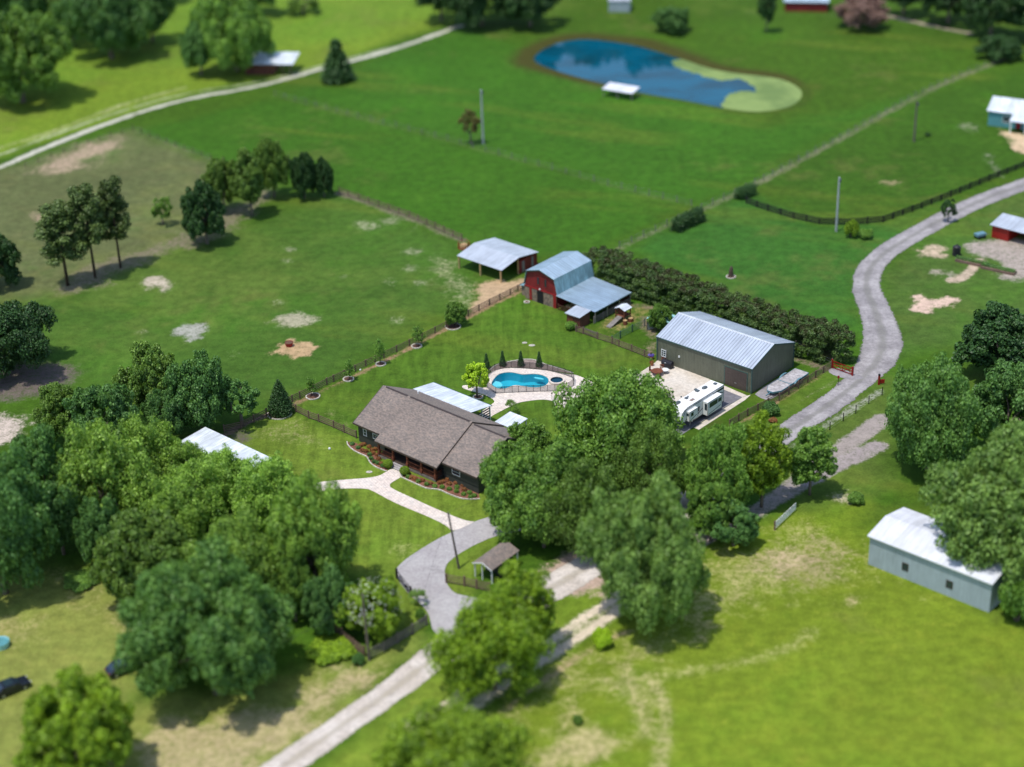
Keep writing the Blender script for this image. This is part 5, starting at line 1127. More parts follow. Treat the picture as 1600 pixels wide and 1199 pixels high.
# hay shelter by the pond
q0 = G2(943, 151); HS = thing('pond_shelter', 'small white-roofed open shelter at the near shore of the pond', 'shelter', q0, -.55)
MB().slab([(-.3, -.3, 1.9), (7.6, -.3, 1.9), (7.6, 3.6, 2.3), (-.3, 3.6, 2.3)], .1).build('roof', M['metal_bright'], HS)
for x_, y_ in ((0, 0), (7.3, 0), (0, 3.3), (7.3, 3.3), (3.6, 0)): MB().box(x_-.08, y_-.08, 0, x_+.08, y_+.08, 1.85).build('post', M['fence_grey'], HS)
q0 = G2(951, 19); simple_building('pale_shed', 'pale blue-grey shed cut by the top edge beyond the pond', 'shed', q0, -.15, 5.5, 5, 3.0, 3.6, 'metal_pale', 'white_wallm', .2)
q0 = G2(1226, 18); an = -.18; simple_building('dark_red_building', 'dark red building with blue-grey roof cut by the top edge beside the slender dark tree', 'building', q0, an, 11, 7, 2.6, 4.0, 'metal_blue', 'barn_red', .4)

# ------------------------------------------------------------------ little shingle-roofed shelter by the driveway
q0 = G2(738, 879.5, 2.3); q1 = G2(768, 892, 2.3); q2 = G2(790, 848, 2.3); wv = math.dist(q0, q1); lv = math.dist(q0, q2); an = math.atan2(q1[1]-q0[1], q1[0]-q0[0]); print('well house', wv, lv, an)
WH = thing('well_house', 'little shingle-roofed shelter with white posts beside the driveway', 'shelter', q0, an); wv = min(wv, 3.6); lv = 6.0
MB().slab([(0, 0, 2.3), (wv/2, 0, 2.95), (wv/2, lv, 2.95), (0, lv, 2.3)], .08).slab([(wv/2, 0, 2.95), (wv, 0, 2.3), (wv, lv, 2.3), (wv/2, lv, 2.95)], .08).build('roof', M['shingle'], WH)
for x_ in (.2, wv/2-.2, wv-.2):
    for y_ in (.2, lv-.3): MB().box(x_-.07, y_, 0, x_+.07, y_+.14, 2.3).build('post', M['white_trim'], WH)
MB().box(.2, 2.4, 0, wv-.2, 2.5, 2.25).build('inner_wall', M['house_wall'], WH); MB().bar((0, -.02, 2.25), (wv/2, -.02, 2.9), .05, .16).bar((wv, -.02, 2.25), (wv/2, -.02, 2.9), .05, .16).build('bargeboard', M['white_trim'], WH)
MB().box(wv-.12, .5, 0, wv-.06, lv-.5, .9).build('side_rail', M['fence_black'], WH)

# ------------------------------------------------------------------ fences and gates
def fence(name, label, px, h, nrail, step, mat, pw=.14, rw=.05, rh=.13, ext=.12, group=None, cat='fence', wire=False, world_pts=None):
    P_f = world_pts or [G2(*q) for q in px]; c = np.mean(P_f, 0); o = thing(name, label, cat, (c[0], c[1], 0), 0, group); rails = MB(); cnt = 0
    pm = MB().box(-pw/2, -pw/2, 0, pw/2, pw/2, h+ext); pmesh = None
    for i in range(len(P_f)-1):
        a = np.array(P_f[i])-c; b = np.array(P_f[i+1])-c; L = np.linalg.norm(b-a); n = max(1, int(round(L/step))); an = math.atan2(b[1]-a[1], b[0]-a[0])
        for k in range(nrail):
            z = h*(k+.75)/nrail if nrail > 1 else h*.9
            w = .012 if wire else rw; hh = .012 if wire else rh
            rails.bar((a[0], a[1], z), (b[0], b[1], z), w, hh)
        for j in range(n+(1 if i == len(P_f)-2 else 0)):
            if cnt >= 98: break
            q = a+(b-a)*j/n; cnt += 1
            if pmesh is None: po = pm.build('post', M[mat], o); pmesh = po.data
            else: po = link(bpy.data.objects.new('post', pmesh)); po.parent = o
            po.location = (q[0], q[1], 0); po.rotation_euler[2] = an+rnd.uniform(-.03, .03); po.scale[2] = rnd.uniform(.95, 1.06)
    rails.build('rails' if not wire else 'wires', M['steel'] if wire else M[mat], o); return o
fence('board_fence', 'long brown board fence between the mown back lawn and the pasture', [(350.5,675.6),(377.5,669.6),(397,660),(416.5,650),(457,628.5),(469,623),(511,602),(521.6,597),(572,573),(600,560),(640,541),(680,521),(732,494.5),(765,477.5),(797.5,461),(821,449.5)], 1.2, 4, 2.5, 'fence_wood', .16)
fence('board_fence', 'brown cross fence running from the fence corner to the left end of the house', [(447,634),(463,644),(482.6,654),(498.4,659.5),(521.6,669),(538,676.5),(557,685)], 1.25, 4, 2.45, 'fence_wood', .16)
fence('board_fence', 'dark plank fence between the workshop trailer and the gravel lane', [(1140,667),(1168,650.5),(1200,634),(1217.5,626.3),(1262,598),(1298.8,575.5)], 1.25, 5, 2.5, 'fence_wood', .17, rh=.11)
fence('board_fence', 'brown pen fence behind the back lawn from the feed shed to the workshop', [(900,518.8),(911,522),(934,530.5),(956.3,537.5),(967,542),(987,549.4),(1007,557.5),(1017,562)], 1.2, 4, 2.4, 'fence_wood', .16)
fence('pen_fence', 'grey-green inner fence crossing the goat pen', [(956.5,537),(969.4,529),(988,519),(1007.5,510)], 1.3, 5, 2.6, 'trim_green', .15, rh=.05)
fence('gate', 'green tube gate in the brown pen fence', [(912.5,521.3),(932.5,529)], 1.15, 5, 3., 'trim_green', .07, rh=.05, cat='gate')
fence('pen_fence', 'rail fence along the open side of the barn lean-to', None, 1.25, 4, 2.6, 'fence_grey', .14, world_pts=[loc2w(bo_, 9.65, 5.8), loc2w(bo_, 9.65, 15.8)])
fence('pen_fence', 'short rail fence closing the front of the barn lean-to', None, 1.1, 3, 2.4, 'rust_wall', .12, world_pts=[loc2w(bo_, 1.2, 6.3), loc2w(bo_, 5.8, 6.3)])
fence('black_fence', 'long black board fence curving above the lane at the right', [(1166,318),(1200,330),(1240,342),(1280,350.5),(1330,352),(1380,347.5),(1440,326),(1500,302),(1560,277),(1640,246)], 1.3, 4, 3., 'fence_black', .22, rh=.2)
fence('board_fence', 'weathered front fence from the driveway mouth down to the tall pole', [(667,977),(645,991),(622,1005),(600,1018),(577,1030)], 1.45, 5, 2.4, 'fence_grey', .2, rh=.17)
fence('board_fence', 'weathered front fence running back from the tall pole under the oaks', [(570,1026),(552,1013),(535,998),(516,982)], 1.45, 5, 2.4, 'fence_wood', .2, rh=.17)
fence('driveway_fence', 'short dark rail fence between the driveway and the shingle-roofed shelter', [(697.5,911),(726,916),(745,920.5),(765,925)], 1.4, 5, 2.6, 'fence_wood', .2, rh=.1)
fence('wire_fence', 'thin wire fence with dark posts between the two gravel lanes', [(1270,688),(1296.5,672),(1317.5,658.5),(1337,646.5),(1357.3,631.5),(1378,618)], 1.35, 3, 2.9, 'fence_black', .1, wire=True)
fence('wire_fence', 'wire fence at the foot of the tall hedge behind the workshop', [(1243,546),(1262,556),(1280,565),(1300,574)], 1.5, 3, 2.6, 'fence_grey', .12, wire=True)
fence('wire_fence', 'thin fence line across the middle pasture from the farm track', [(430,150),(560,185),(680,215),(800,248),(950,290),(1080,322)], 1.3, 3, 3.6, 'fence_grey', .12, wire=True)
fence('wire_fence', 'thin fence line from the dark paddock trees to the pasture shelter', [(530,302),(640,340),(722,376)], 1.3, 4, 2.8, 'fence_wood', .15, rh=.1)
fence('wire_fence', 'thin fence line from the hedge past the short hedge to the top-right wood', [(968,388),(1060,345),(1165,297),(1300,225),(1430,152),(1500,120),(1590,85)], 1.3, 3, 3.4, 'fence_grey', .12, wire=True)
fence('wire_fence', 'thin fence line along the edge of the worn paddock at the top left', [(40,262),(120,232),(208,204),(330,250)], 1.2, 3, 3.2, 'fence_wood', .12, wire=True)
def crossgate(name, label, pa, pb, h, mat, z0=.2, nb=2):
    a = np.array(G2(*pa)); b = np.array(G2(*pb)); L = float(np.linalg.norm(b-a)); o = thing(name, label, 'gate', a, math.atan2(b[1]-a[1], b[0]-a[0])); f = MB()
    for z in (z0, z0+(h-z0)*.5, h): f.box(0, -.03, z-.06, L, .03, z+.06)
    for k in range(nb): xa = L*k/nb; xb = L*(k+1)/nb; f.box(xa, -.035, z0-.06, xa+.12, .035, h+.06).bar((xa, -.045, z0), (xb, -.045, h), .03, .1).bar((xa, .045, h), (xb, .045, z0), .03, .1)
    f.box(L-.12, -.035, z0-.06, L, .035, h+.06); f.build('gate_frame', M[mat], o)
    for x_ in (-.15, L+.1): MB().box(x_-.12, -.12, 0, x_+.12, .12, h+.25).build('post', M[mat], o)
    return o
crossgate('red_gate', 'bright red cross-braced gate at the lane beside the workshop fence', (1301,576), (1331,587), 1.35, 'bright_red')
o = crossgate('driveway_gate', 'open black swing gate with a round emblem at the left side of the driveway', (621,905), (642,932), 1.35, 'fence_black', nb=1)
MB().cyl((3.0, -.05, .78), (3.0, -.09, .78), .3, .3, 16).build('round_emblem', M['fence_black'], o)
o = thing('red_gate_post', 'red gate post with a black top at the far side of the gravel lane', 'gate', G2(1373, 601)); MB().box(-.15, -.15, 0, .15, .15, 1.6).build('post', M['bright_red'], o); MB().box(-.16, -.16, 1.6, .16, .16, 1.85).build('post_cap', M['rubber'], o); MB().box(.15, -.04, .2, .9, .04, .9).build('gate_stub', M['bright_red'], o)
o = thing('marker_post', 'black marker post with a red head on the verge of the gravel lane', 'sign', G2(1309.4, 602.5)); MB().cyl((0, 0, 0), (0, 0, 1.35), .05, .05, 8).build('post', M['rubber'], o); MB().box(-.16, -.05, 1.3, .16, .05, 1.75).build('red_plate', M['bright_red'], o)
a = np.array(G2(1211, 828)); b = np.array(G2(1243, 798)); L = float(np.linalg.norm(b-a)); o = thing('tube_gate', 'pale galvanised tube gate at the edge of the dry front field', 'gate', a, math.atan2(b[1]-a[1], b[0]-a[0])); f = MB()
for z in (.25, .45, .65, .85, 1.05, 1.25): f.box(0, -.03, z-.03, L, .03, z+.03)
for k in range(6): f.box(L*k/5-.03, -.035, .22, L*k/5+.03, .035, 1.28)
f.build('gate_frame', M['white_trim'], o); MB().box(-.2, -.1, 0, -.05, .1, 1.5).build('post', M['fence_wood'], o)

# ------------------------------------------------------------------ utility poles and wires
def pole(label, pxb, pytop, r, mat, lean=(0, 0), h=None, arm=True):
    b = G2(*pxb); h = h or zat(G(*pxb), pytop); o = thing('utility_pole', label, 'utility pole', b); top = Vector((lean[0], lean[1], h))
    MB().cyl((0, 0, -.3), top, r, r*.72, 10).build('pole', M[mat], o)
    if arm: MB().cyl(top+Vector((.28, 0, -1.0)), top+Vector((.28, 0, -.3)), .16, .16, 10).build('bracket', M['grey_plastic'], o)
    for z in (.96,): MB().cyl(top*z+Vector((-.15, 0, 0)), top*z+Vector((.25, 0, 0)), .035, .035, 6).build('insulator', M['white_trim'], o)
    return Vector((b[0], b[1], 0))+top
# leaning pole: find the top from the view
b1 = G2(717.5, 888.5); q = G(700, 800, 9.2); T1 = pole('leaning utility pole on the grass between the driveway and the shingle-roofed shelter', (717.5, 888.5), 800, .17, 'pole_wood', (q[0]-b1[0], (q[1]-b1[1])*.25), 9.0, False)
b2 = G2(577, 1032); q = G(566, 928, 10.2); T2 = pole('tall grey-brown utility pole at the corner of the weathered front fence', (577, 1032), 928, .2, 'pole_wood', (q[0]-b2[0], (q[1]-b2[1])*.25), 10.1, False)
T3 = pole('pale utility pole on the middle pasture beside the reddish tree', (755, 225), 140, .26, 'pole_grey', h=12.2)
T4 = pole('grey utility pole standing on the black fence line by the lane', (1306.5, 362), 275, .24, 'pole_grey', h=11.)
T5 = pole('dark utility pole on the grass left of the teal house', (1428, 222), 160, .24, 'pole_wood', h=9.)
def wire(label, a, b, sag, r=.018):
    m = MB(); a = Vector(a); b = Vector(b); pr = a
    for k in range(1, 13):
        t_ = k/12; q = a.lerp(b, t_); q.z -= sag*4*t_*(1-t_); m.cyl(pr, q, r, r, 4, False); pr = q
    tag(m.build('power_line', M['wire']), label, 'power line')
wire('sagging power line from the leaning pole down to the tall front pole', T1, T2, 1.6)
wire('power line from the leaning pole into the oaks behind the shelter', T1, tuple(G(860, 700, 9.)), 1.0)
wire('power line from the tall front pole into the left oaks', T2, tuple(G(420, 1010, 7.)), .8)
_gw = T1+Vector((-.05, 0, -.6)); wire('thin guy wire from the leaning pole to the driveway', _gw, tuple(G(664, 919, .05)), .0, .014)

# ------------------------------------------------------------------ parked trailer home (fifth wheel)
RVo = thing('camper_trailer', 'long white camper trailer with dark swoosh stripes and two slide-outs on the grey pad', 'camper', so_, -YAW)
bx0, bx1, yr, yf, zt_ = 15.25, 17.75, -5.9, -17.0, 3.75
pf = [(yr, .75), (yr, zt_), (yf+1.5, zt_), (yf+.75, zt_-.12), (yf+.3, zt_-.45), (yf+.05, zt_-1.0), (yf, 2.2), (yf+.25, 1.5), (yf+2.7, 1.5), (yf+2.8, .75)]
MB().xprism(pf, bx0, bx1).build('body', M['white_gel'], RVo, bevel=.06)
MB().box(bx0+.05, yf+1.5, zt_+.003, bx1-.05, yr-.05, zt_+.05).build('roof_membrane', M['rv_roof'], RVo)
s_ = MB().box(bx1+.004, yr-.02-2.8, zt_-.62, bx1+.014, yr-.02, zt_-.30).box(bx1+.004, yf+1.2, zt_-.32, bx1+.014, yr-2.8, zt_-.22)
for (ya, za, yb_, zb2, th) in ((yf+.1, 2.0, yf+1.2, zt_-.25, .10), (yr-3.0, 1.5, yr-.3, 2.6, .22), (yf+3.0, 1.0, yf+5.5, 2.0, .16), (yf+1.0, 1.6, yf+3.6, 2.9, .14)):
    s_.bar((bx1+.01, ya, za), (bx1+.01, yb_, zb2), .012, th)
s_.bar((bx1+.01, yf+1.5, zt_-.03), (bx1+.01, yr, zt_-.03), .014, .10).bar((bx1+.01, yf+.06, 2.2), (bx1+.01, yf+.34, zt_-.5), .014, .12).bar((bx1+.01, yf+.30, zt_-.52), (bx1+.01, yf+1.5, zt_-.06), .014, .12).bar((bx1+.01, yr-.05, .8), (bx1+.01, yr-.05, zt_), .014, .09); s_.box(bx1+.004, yf+3, .78, bx1+.012, yr, .95); s_.box(bx0+.1, yr+.001, zt_-.6, bx1-.1, yr+.012, zt_-.42); s_.build('stripes', M['rv_dark'], RVo)
def slide(ya, yb_, xo, z0, z1, wins):
    o = MB().box(bx1-.05, ya, z0, xo, yb_, z1).build('slide_out', M['white_gel'], RVo, bevel=.03)
    e = MB()
    for y_ in (ya, yb_): e.box(xo+.001, y_-.035, z0, xo+.02, y_+.035, z1)
    e.box(xo+.001, ya, z1-.12, xo+.02, yb_, z1-.02); e.bar((xo+.01, ya+.15, z0+.15), (xo+.01, yb_-.3, z0+.55), .012, .09); e.build('stripes', M['rv_dark'], o)
    for a_, b_, c_, d_ in wins: MB().box(xo+.003, a_, c_, xo+.03, b_, d_).build('window', M['glass'], o)
    MB().box(xo-.55, ya-.02, z0+.9, xo-.12, ya+.0, z1-.3).build('window', M['glass'], o); return o
slide(-11.5, -7.75, 18.72, .95, 3.25, [(-11.0, -8.95, 2.15, 2.95), (-8.75, -7.95, 2.2, 2.85)])
slide(-15.6, -13.45, 18.3, 1.55, 3.2, [(-15.2, -14.6, 2.3, 2.9)])
for ya, yb_, za, zb2 in ((-13.0, -12.3, 1.9, 2.7), (-7.5, -6.6, 2.1, 2.8)): MB().box(bx1+.003, ya, za, bx1+.03, yb_, zb2).build('window', M['glass'], RVo)
MB().box(bx0+.5, yr+.003, 1.6, bx1-.5, yr+.03, 2.5).build('rear_window', M['glass'], RVo)
for y_ in (-10.2, -9.2):
    for xx in (bx1-.28, bx0+.02):
        wh = MB().cyl((xx, y_, .38), (xx+.26, y_, .38), .38, .38, 18).build('wheel', M['rubber'], RVo); MB().cyl((xx+.2 if xx > 16 else xx-.01, y_, .38), (xx+.275 if xx > 16 else xx+.05, y_, .38), .2, .2, 12).build('rim', M['steel'], wh)
for x_ in (bx0+.3, bx1-.3): MB().box(x_-.06, yf+2.6, 0, x_+.06, yf+2.75, 1.5).build('landing_leg', M['steel'], RVo)
MB().box(bx0+.3, -13.9, .45, bx1-.3, yr+.0-.2, .76).build('chassis', M['rubber'], RVo)
for px, py, sx_, sy_ in ((1101, 605.5, .85, .5), (1059, 629, .65, .5)):
    x_, y_ = LC(so_, px, py, zt_+.15); MB().ball((x_, y_, zt_+.12), .6, 14, 8, (.62, 1.0, .34)).build('air_conditioner', M['grey_plastic'], RVo, True)
for px, py, k in ((1089.5, 610.5, .3), (1087, 608.5, .2), (1117.5, 599.5, .25), (1072.5, 622, .24), (1064.5, 620, .1), (1075, 619.4, .1)):
    x_, y_ = LC(so_, px, py, zt_+.15); MB().box(x_-k, y_-k, zt_+.04, x_+k, y_+k, zt_+.22).build('roof_vent', M['grey_plastic'], RVo, bevel=.03)
x_, y_ = LC(so_, 1081.5, 625, zt_+.05); MB().box(x_-.25, y_-.45, zt_+.05, x_+.25, y_+.45, zt_+.09).build('rust_patch', M['mulch_grey'], RVo)  # rust patch on the camper roof, built as a thin raised sheet

# ------------------------------------------------------------------ flatbed trailer by the workshop
TR = thing('flatbed_trailer', 'long flatbed trailer with silvered boards and a blue frame against the workshop end', 'trailer', so_, -YAW)
dk = [(20.25, 2.7), (20.95, 1.45), (22.0, 1.45), (22.75, 2.75), (22.75, 10.4), (20.25, 10.4)]
MB().prism(dk, .72, .80).build('deck', M['trailer_deck'], TR); e = MB()
for i in range(6): a_, b_ = dk[i], dk[(i+1) % 6]; e.bar((a_[0], a_[1], .66), (b_[0], b_[1], .66), .14, .26)
e.box(20.2, 5.3, .81, 22.8, 5.42, .86).bar((21.5, 1.4, .5), (21.5, .3, .5), .14).build('frame', M['trailer_blue'], TR)
for x_ in (20.0, 22.85):
    fe = MB(); pr = None
    for k in range(9): t_ = math.pi*k/8; q_ = (x_+.1, 7.3-1.15*math.cos(t_), .55+.48*math.sin(t_)); (fe.bar(pr, q_, .3, .05) if pr else None); pr = q_
    fe.build('fender', M['trailer_blue'], TR)
    for y_ in (6.75, 7.8): wh = MB().cyl((x_-.02, y_, .36), (x_+.22, y_, .36), .36, .36, 16).build('wheel', M['rubber'], TR); MB().cyl((x_+.2, y_, .36), (x_+.235, y_, .36), .18, .18, 12).build('rim', M['steel'], wh)

# ------------------------------------------------------------------ patio furniture
def at_loc(o, x, y): return loc2w(o, x, y)
TB = thing('patio_table', 'round brown table on the concrete patio before the workshop', 'table', at_loc(so_, 3.2, -3.9), -YAW)
MB().cyl((0, 0, .70), (0, 0, .76), .95, .95, 28).build('tabletop', M['redwood'], TB)
for k in range(4): t_ = k*math.pi/2+.7; MB().cyl((.6*math.cos(t_), .6*math.sin(t_), .04), (.45*math.cos(t_), .45*math.sin(t_), .7), .04, .04, 6).build('leg', M['redwood'], TB)
def chair(x, y, rz, label):
    o = thing('patio_chair', label, 'chair', at_loc(so_, x, y), rz, 'chairs round the patio table')
    MB().box(-.3, -.28, .40, .3, .28, .46).build('seat', M['redwood'], o); b_ = MB(); [b_.box(-.3+.12*k, .25, .46, -.22+.12*k, .29, 1.1) for k in range(6)]; b_.box(-.3, .24, 1.05, .38, .30, 1.15).build('backrest', M['redwood'], o)
    for sx in (-.26, .26):
        for sy in (-.24, .24): MB().box(sx-.03, sy-.03, .04, sx+.03, sy+.03, .4).build('leg', M['redwood'], o)
chair(4.1, -4.8, -YAW+3.6, 'brown patio chair on the near side of the round table'); chair(2.0, -3.9, 1.1, 'brown patio chair at the left of the round table'); chair(3.0, -2.5, -.2, 'brown patio chair behind the round table near the flowers')
GT = thing('glass_table', 'small pale glass-topped table behind the round brown table', 'table', at_loc(so_, 3.9, -2.7)); MB().cyl((0, 0, .66), (0, 0, .70), .6, .6, 24).build('tabletop', M['white_trim'], GT); MB().cyl((0, 0, .04), (0, 0, .66), .06, .06, 8).build('leg', M['steel'], GT)
GR = thing('covered_grill', 'big grill under a black cover against the workshop wall', 'grill', at_loc(so_, 2.9, -.75), -YAW)
MB().xprism([(-.45, .05), (.45, .05), (.45, .95), (.28, 1.28), (-.22, 1.28), (-.45, .95)], -1.0, 1.0).build('cover', M['black_plastic'], GR, bevel=.08); MB().box(-1.1, -.3, .78, 1.1, .3, .9).build('side_shelf', M['black_plastic'], GR); MB().box(-.25, -.47, .9, .0, -.455, 1.0).build('badge', M['white_trim'], GR)
FP = thing('flower_pot', 'clay pot of purple flowers at the corner of the workshop', 'flower pot', at_loc(so_, -.9, -.1)); MB().cyl((0, 0, .02), (0, 0, .5), .25, .36, 14).build('pot', M['terracotta'], FP)
rg = np.random.default_rng(3); c_, nr = shell([(0, 0, .75), (.2, .1, .7), (-.2, 0, .8)], [.35, .28, .3], 260, rg); lm = leaf_mesh('flowers', c_, nr, .16, rg); lm.materials.clear(); lm.materials.append(M['purple']); fo = link(bpy.data.objects.new('flowers', lm)); fo.parent = FP
for i, (x_, y_, lb) in enumerate(((-.1, -1.3, 'small leafy plant in a pot at the patio corner by the workshop'), (.6, -1.9, 'orange-brown potted plant at the patio corner behind the chairs'))):
    o = thing('potted_plant', lb, 'potted plant', at_loc(so_, x_, y_)); MB().cyl((0, 0, .04), (0, 0, .4), .2, .28, 12).build('pot', M['terracotta'], o); c_, nr = shell([(0, 0, .6), (.1, .1, .7)], [.3, .22], 160, rg); lm = leaf_mesh('foliage', c_, nr, .14, rg); lm.materials.clear(); lm.materials.append(M['leaf_green' if i == 0 else 'leaf_red']); fo = link(bpy.data.objects.new('foliage', lm)); fo.parent = o

# ------------------------------------------------------------------ goat pen
GH = thing('goat_house', 'small brown goat house on posts with a pale roof and a dark ramp', 'animal house', bo_, -YAW)
MB().slab([(11.35, 9.2, 2.25), (12.5, 9.2, 2.7), (12.5, 11.3, 2.7), (11.35, 11.3, 2.25)], .06).slab([(12.5, 9.2, 2.7), (13.65, 9.2, 2.25), (13.65, 11.3, 2.25), (12.5, 11.3, 2.7)], .06).build('roof', M['metal_white'], GH)
for x_ in (11.6, 13.4):
    for y_ in (9.4, 11.1): MB().box(x_-.08, y_-.08, 0, x_+.08, y_+.08, 2.3).build('post', M['redwood'], GH)
MB().box(11.5, 9.3, .95, 13.5, 11.2, 1.05).build('platform', M['redwood'], GH); MB().box(11.55, 9.9, 1.05, 13.45, 10.0, 1.9).box(11.55, 10, 1.05, 11.63, 11.1, 1.9).build('wall', M['redwood'], GH)
MB().bar((12.6, 9.3, .98), (12.5, 6.1, .06), 1.0, .08).build('ramp', M['fence_grey'], GH)
for x_, y_, r_, h_, lb in ((14.0, 8.9, .4, .75, 'short round stump nearest the goat ramp'), (13.95, 10.5, .5, .6, 'wider round stump beside the goat house'), (12.2, 8.3, .3, .4, 'low stump under the goat ramp')):
    q = at_loc(bo_, x_, y_); o = thing('stump', lb, 'stump', q); MB().cyl((0, 0, -.02), (0, 0, h_), r_, r_*.92, 14).build('stump_body', M['redwood'], o); MB().cyl((0, 0, h_), (0, 0, h_+.03), r_*.9, r_*.9, 14).build('cut_top', M['tanwood'], o)
q = (23.2, 274.6); TP = thing('tarp_canopy', 'turquoise and white canopy half hidden behind the pen tree', 'canopy', q, -YAW+.2)
MB().slab([(0, 0, 2.1), (2.3, 0, 2.5), (2.3, 3, 2.5), (0, 3, 2.1)], .04).slab([(2.3, 0, 2.5), (4.6, 0, 2.1), (4.6, 3, 2.1), (2.3, 3, 2.5)], .04).build('cover', M['tarp'], TP)
for x_, y_ in ((.1, .1), (4.5, .1), (.1, 2.9), (4.5, 2.9)): MB().cyl((x_, y_, 0), (x_, y_, 2.1), .04, .04, 6).build('post', M['steel'], TP)
q = G2(1011, 517); o = thing('white_screen', 'pale upright panel at the end of the inner pen fence', 'panel', q, .6); MB().box(0, -.03, .1, 1.6, .03, 1.6).build('sheet', M['metal_white'], o); MB().box(-.08, -.05, 0, 0, .05, 1.7).build('post', M['fence_wood'], o)

# ------------------------------------------------------------------ small things on the grass
def blob(name, label, cat, px, py, r, h, mat, sq=1.):
    q = G2(px, py); o = MB().ball((0, 0, h*.35), r, 14, 8, (1, sq, h/r*.6), .06).build(name, M[mat], None, True); o.location = (q[0], q[1], 0); return tag(o, label, cat)
blob('stone_lid', 'flat pale stone lid on the front lawn near the walk', 'lid', 577, 738, .5, .12, 'edging', .7)
blob('stone_lid', 'left one of two pale lids on the back lawn above the pool', 'lid', 819.7, 536, .45, .1, 'edging', .7)
blob('stone_lid', 'right one of two pale lids on the back lawn above the pool', 'lid', 831, 540, .55, .1, 'edging', .7)
blob('white_ball', 'small white ball lying on the side lawn left of the house', 'ball', 515, 702.5, .2, .38, 'white_trim')
blob('white_ball', 'small white dot-like ball on the lawn by the long fence', 'ball', 563, 579, .16, .3, 'white_trim')
o = thing('feed_tub', 'small rust-red feed tub at the edge of the orange sand patch', 'tub', G2(452, 541)); MB().cyl((0, 0, 0), (0, 0, .75), .55, .75, 16, False).cyl((0, 0, .02), (0, 0, .06), .54, .56, 16).build('tub_wall', M['barn_trim'], o); MB().cyl((0, 0, .6), (0, 0, .68), .68, .69, 16).build('feed', M['mulch'], o)
o = thing('hay_feeder', 'red hay feeder at the far corner of the pasture shelter', 'feeder', G2(725, 388)); f = MB()
for k in range(10): t_ = k*math.pi/5; f.cyl((1.1*math.cos(t_), 1.1*math.sin(t_), 0), (1.1*math.cos(t_), 1.1*math.sin(t_), 1.2), .04, .04, 5)
for z in (.1, .5, 1.2):
    for k in range(20): t0, t1 = k*math.pi/10, (k+1)*math.pi/10; f.bar((1.1*math.cos(t0), 1.1*math.sin(t0), z), (1.1*math.cos(t1), 1.1*math.sin(t1), z), .05, .12 if z < 1 else .06)
f.build('ring_frame', M['bright_red'], o); MB().cyl((0, 0, 0), (0, 0, .8), .85, .7, 14).build('hay', M['hay'], o)
o = thing('tree_stump', 'tall brown carved stump standing in a pale ring on the back pasture', 'stump', G2(1142, 432)); MB().cyl((0, 0, 0), (0, 0, 1.0), .45, .4, 12).cyl((0, 0, 1.0), (.05, 0, 1.7), .4, .28, 12).cyl((.05, 0, 1.7), (.08, 0, 1.95), .28, .12, 12).build('stump_body', M['bark_dark'], o)
for (pa, lb) in (((1492, 409), 'left raised garden bed with dark green plants near the red shed'), ((1532, 420), 'right raised garden bed with dark green plants near the red shed')):
    q = G2(*pa); o = thing('garden_bed', lb, 'garden bed', q, -YAW+.12); MB().box(0, 0, 0, 6.2, 1.5, .42).build('timber_box', M['fence_wood'], o); c_, nr = shell([(k*.6+.3, .75, .5) for k in range(10)], [.55]*10, 1500, rg); lm = leaf_mesh('plants', c_, nr, .2, rg); lm.materials.clear(); lm.materials.append(M['leaf_deep']); fo = link(bpy.data.objects.new('plants', lm)); fo.parent = o
o = thing('water_tank', 'dark upright tank beside the left raised garden bed', 'tank', G2(1494, 399)); MB().cyl((0, 0, 0), (0, 0, 1.7), .75, .75, 16).cyl((0, 0, 1.7), (0, 0, 2.0), .75, .25, 16).build('tank_body', M['black_plastic'], o); MB().cyl((0, 0, 2.0), (0, 0, 2.1), .2, .2, 10).build('lid', M['rubber'], o)

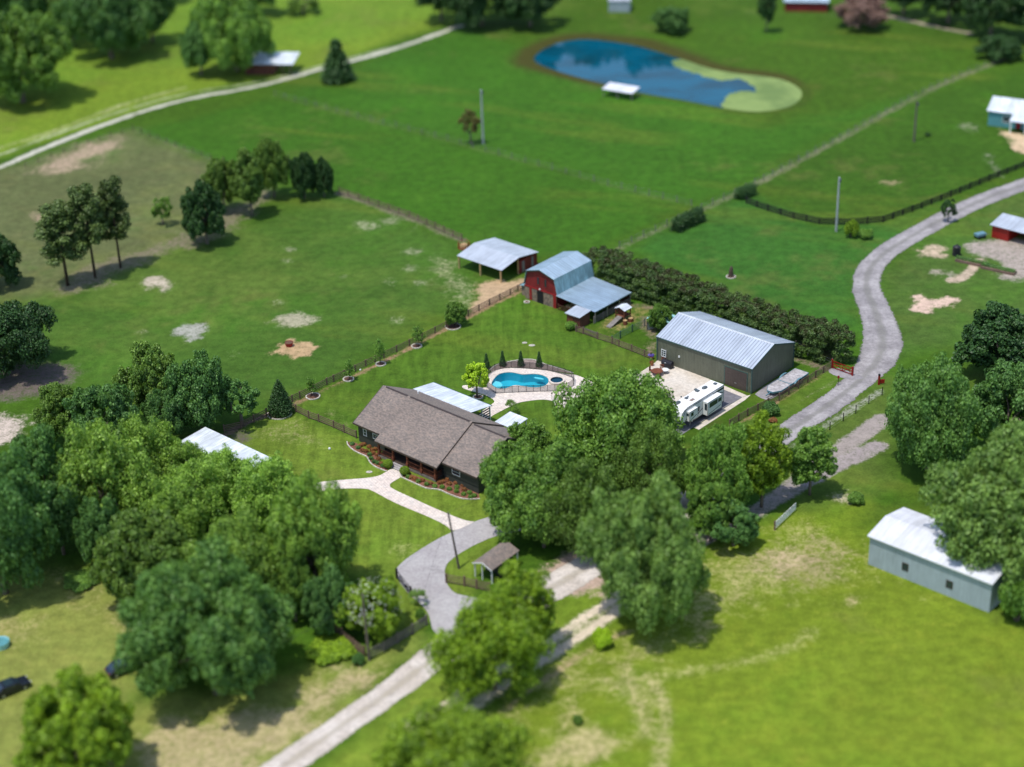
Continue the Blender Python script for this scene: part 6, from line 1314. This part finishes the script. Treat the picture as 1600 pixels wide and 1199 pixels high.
def car(label, px, py, rz, paint):
    o = thing('parked_car', label, 'car', G2(px, py), rz); pr = [(-2.25, .35), (2.25, .35), (2.28, .8), (2.1, .98), (1.1, 1.08), (.45, 1.5), (-1.2, 1.55), (-2.0, 1.1), (-2.27, .95)]
    MB().xprism([(y, z) for y, z in pr], -.88, .88).build('body', M[paint], o, bevel=.12)
    g = MB().box(-.895, -1.1, 1.12, .895, .3, 1.42).box(-.7, -.9, 1.53, .7, .2, 1.56); g.bar((0, .42, 1.5), (0, 1.02, 1.14), 1.45, .03).bar((0, -1.28, 1.53), (0, -1.92, 1.17), 1.4, .03); g.build('windows', M['glass'], o)
    for y_ in (-1.4, 1.4):
        for x_ in (-.92, .70): wh = MB().cyl((x_, y_, .34), (x_+.22, y_, .34), .34, .34, 16).build('wheel', M['rubber'], o); xx = x_-.01 if x_ < 0 else x_+.2; MB().cyl((xx, y_, .34), (xx+.03, y_, .34), .2, .2, 12).build('rim', M['steel'], wh)
    for x_ in (-.65, .65): MB().box(x_-.16, 2.22, .68, x_+.16, 2.30, .82).build('headlight', M['white_trim'], o); MB().box(x_-.16, -2.30, .8, x_+.16, -2.22, .95).build('tail_light', M['bright_red'], o)
    return o
q = G2(0, 1082); q2 = G2(48, 1062); car('dark blue-black car cut by the left edge, beside the bright rounded tree', 19, 1080, math.atan2(q2[1]-q[1], q2[0]-q[0])-math.pi/2, 'car_dark')
car('small dark car peeking out between the bright rounded tree and the large dark oak', 195, 1049, -1.0, 'car_dark')
o = thing('water_tub', 'green and pale plastic tub at the left edge on the dry grass', 'tub', G2(2, 1010)); MB().cyl((0, 0, 0), (0, 0, .8), 1.0, 1.15, 18, False).cyl((0, 0, .02), (0, 0, .06), .99, 1.0, 18).build('tub_wall', M['tarp'], o); MB().cyl((0, 0, .55), (0, 0, .6), 1.08, 1.09, 18).build('water', M['teal_wall'], o)
o = thing('utility_cart', 'small blue-grey cart parked left of the red shed', 'cart', G2(1531, 372), .4); MB().box(-1, -.6, .5, 1, .6, 1.0).build('cargo_box', M['trailer_blue'], o, bevel=.05); MB().bar((1, 0, .5), (2, 0, .4), .08).build('tow_bar', M['steel'], o)
for x_ in (-.6, .6):
    for y_ in (-.65, .55): MB().cyl((x_, y_, .3), (x_, y_+.12, .3), .3, .3, 12).build('wheel', M['rubber'], o)
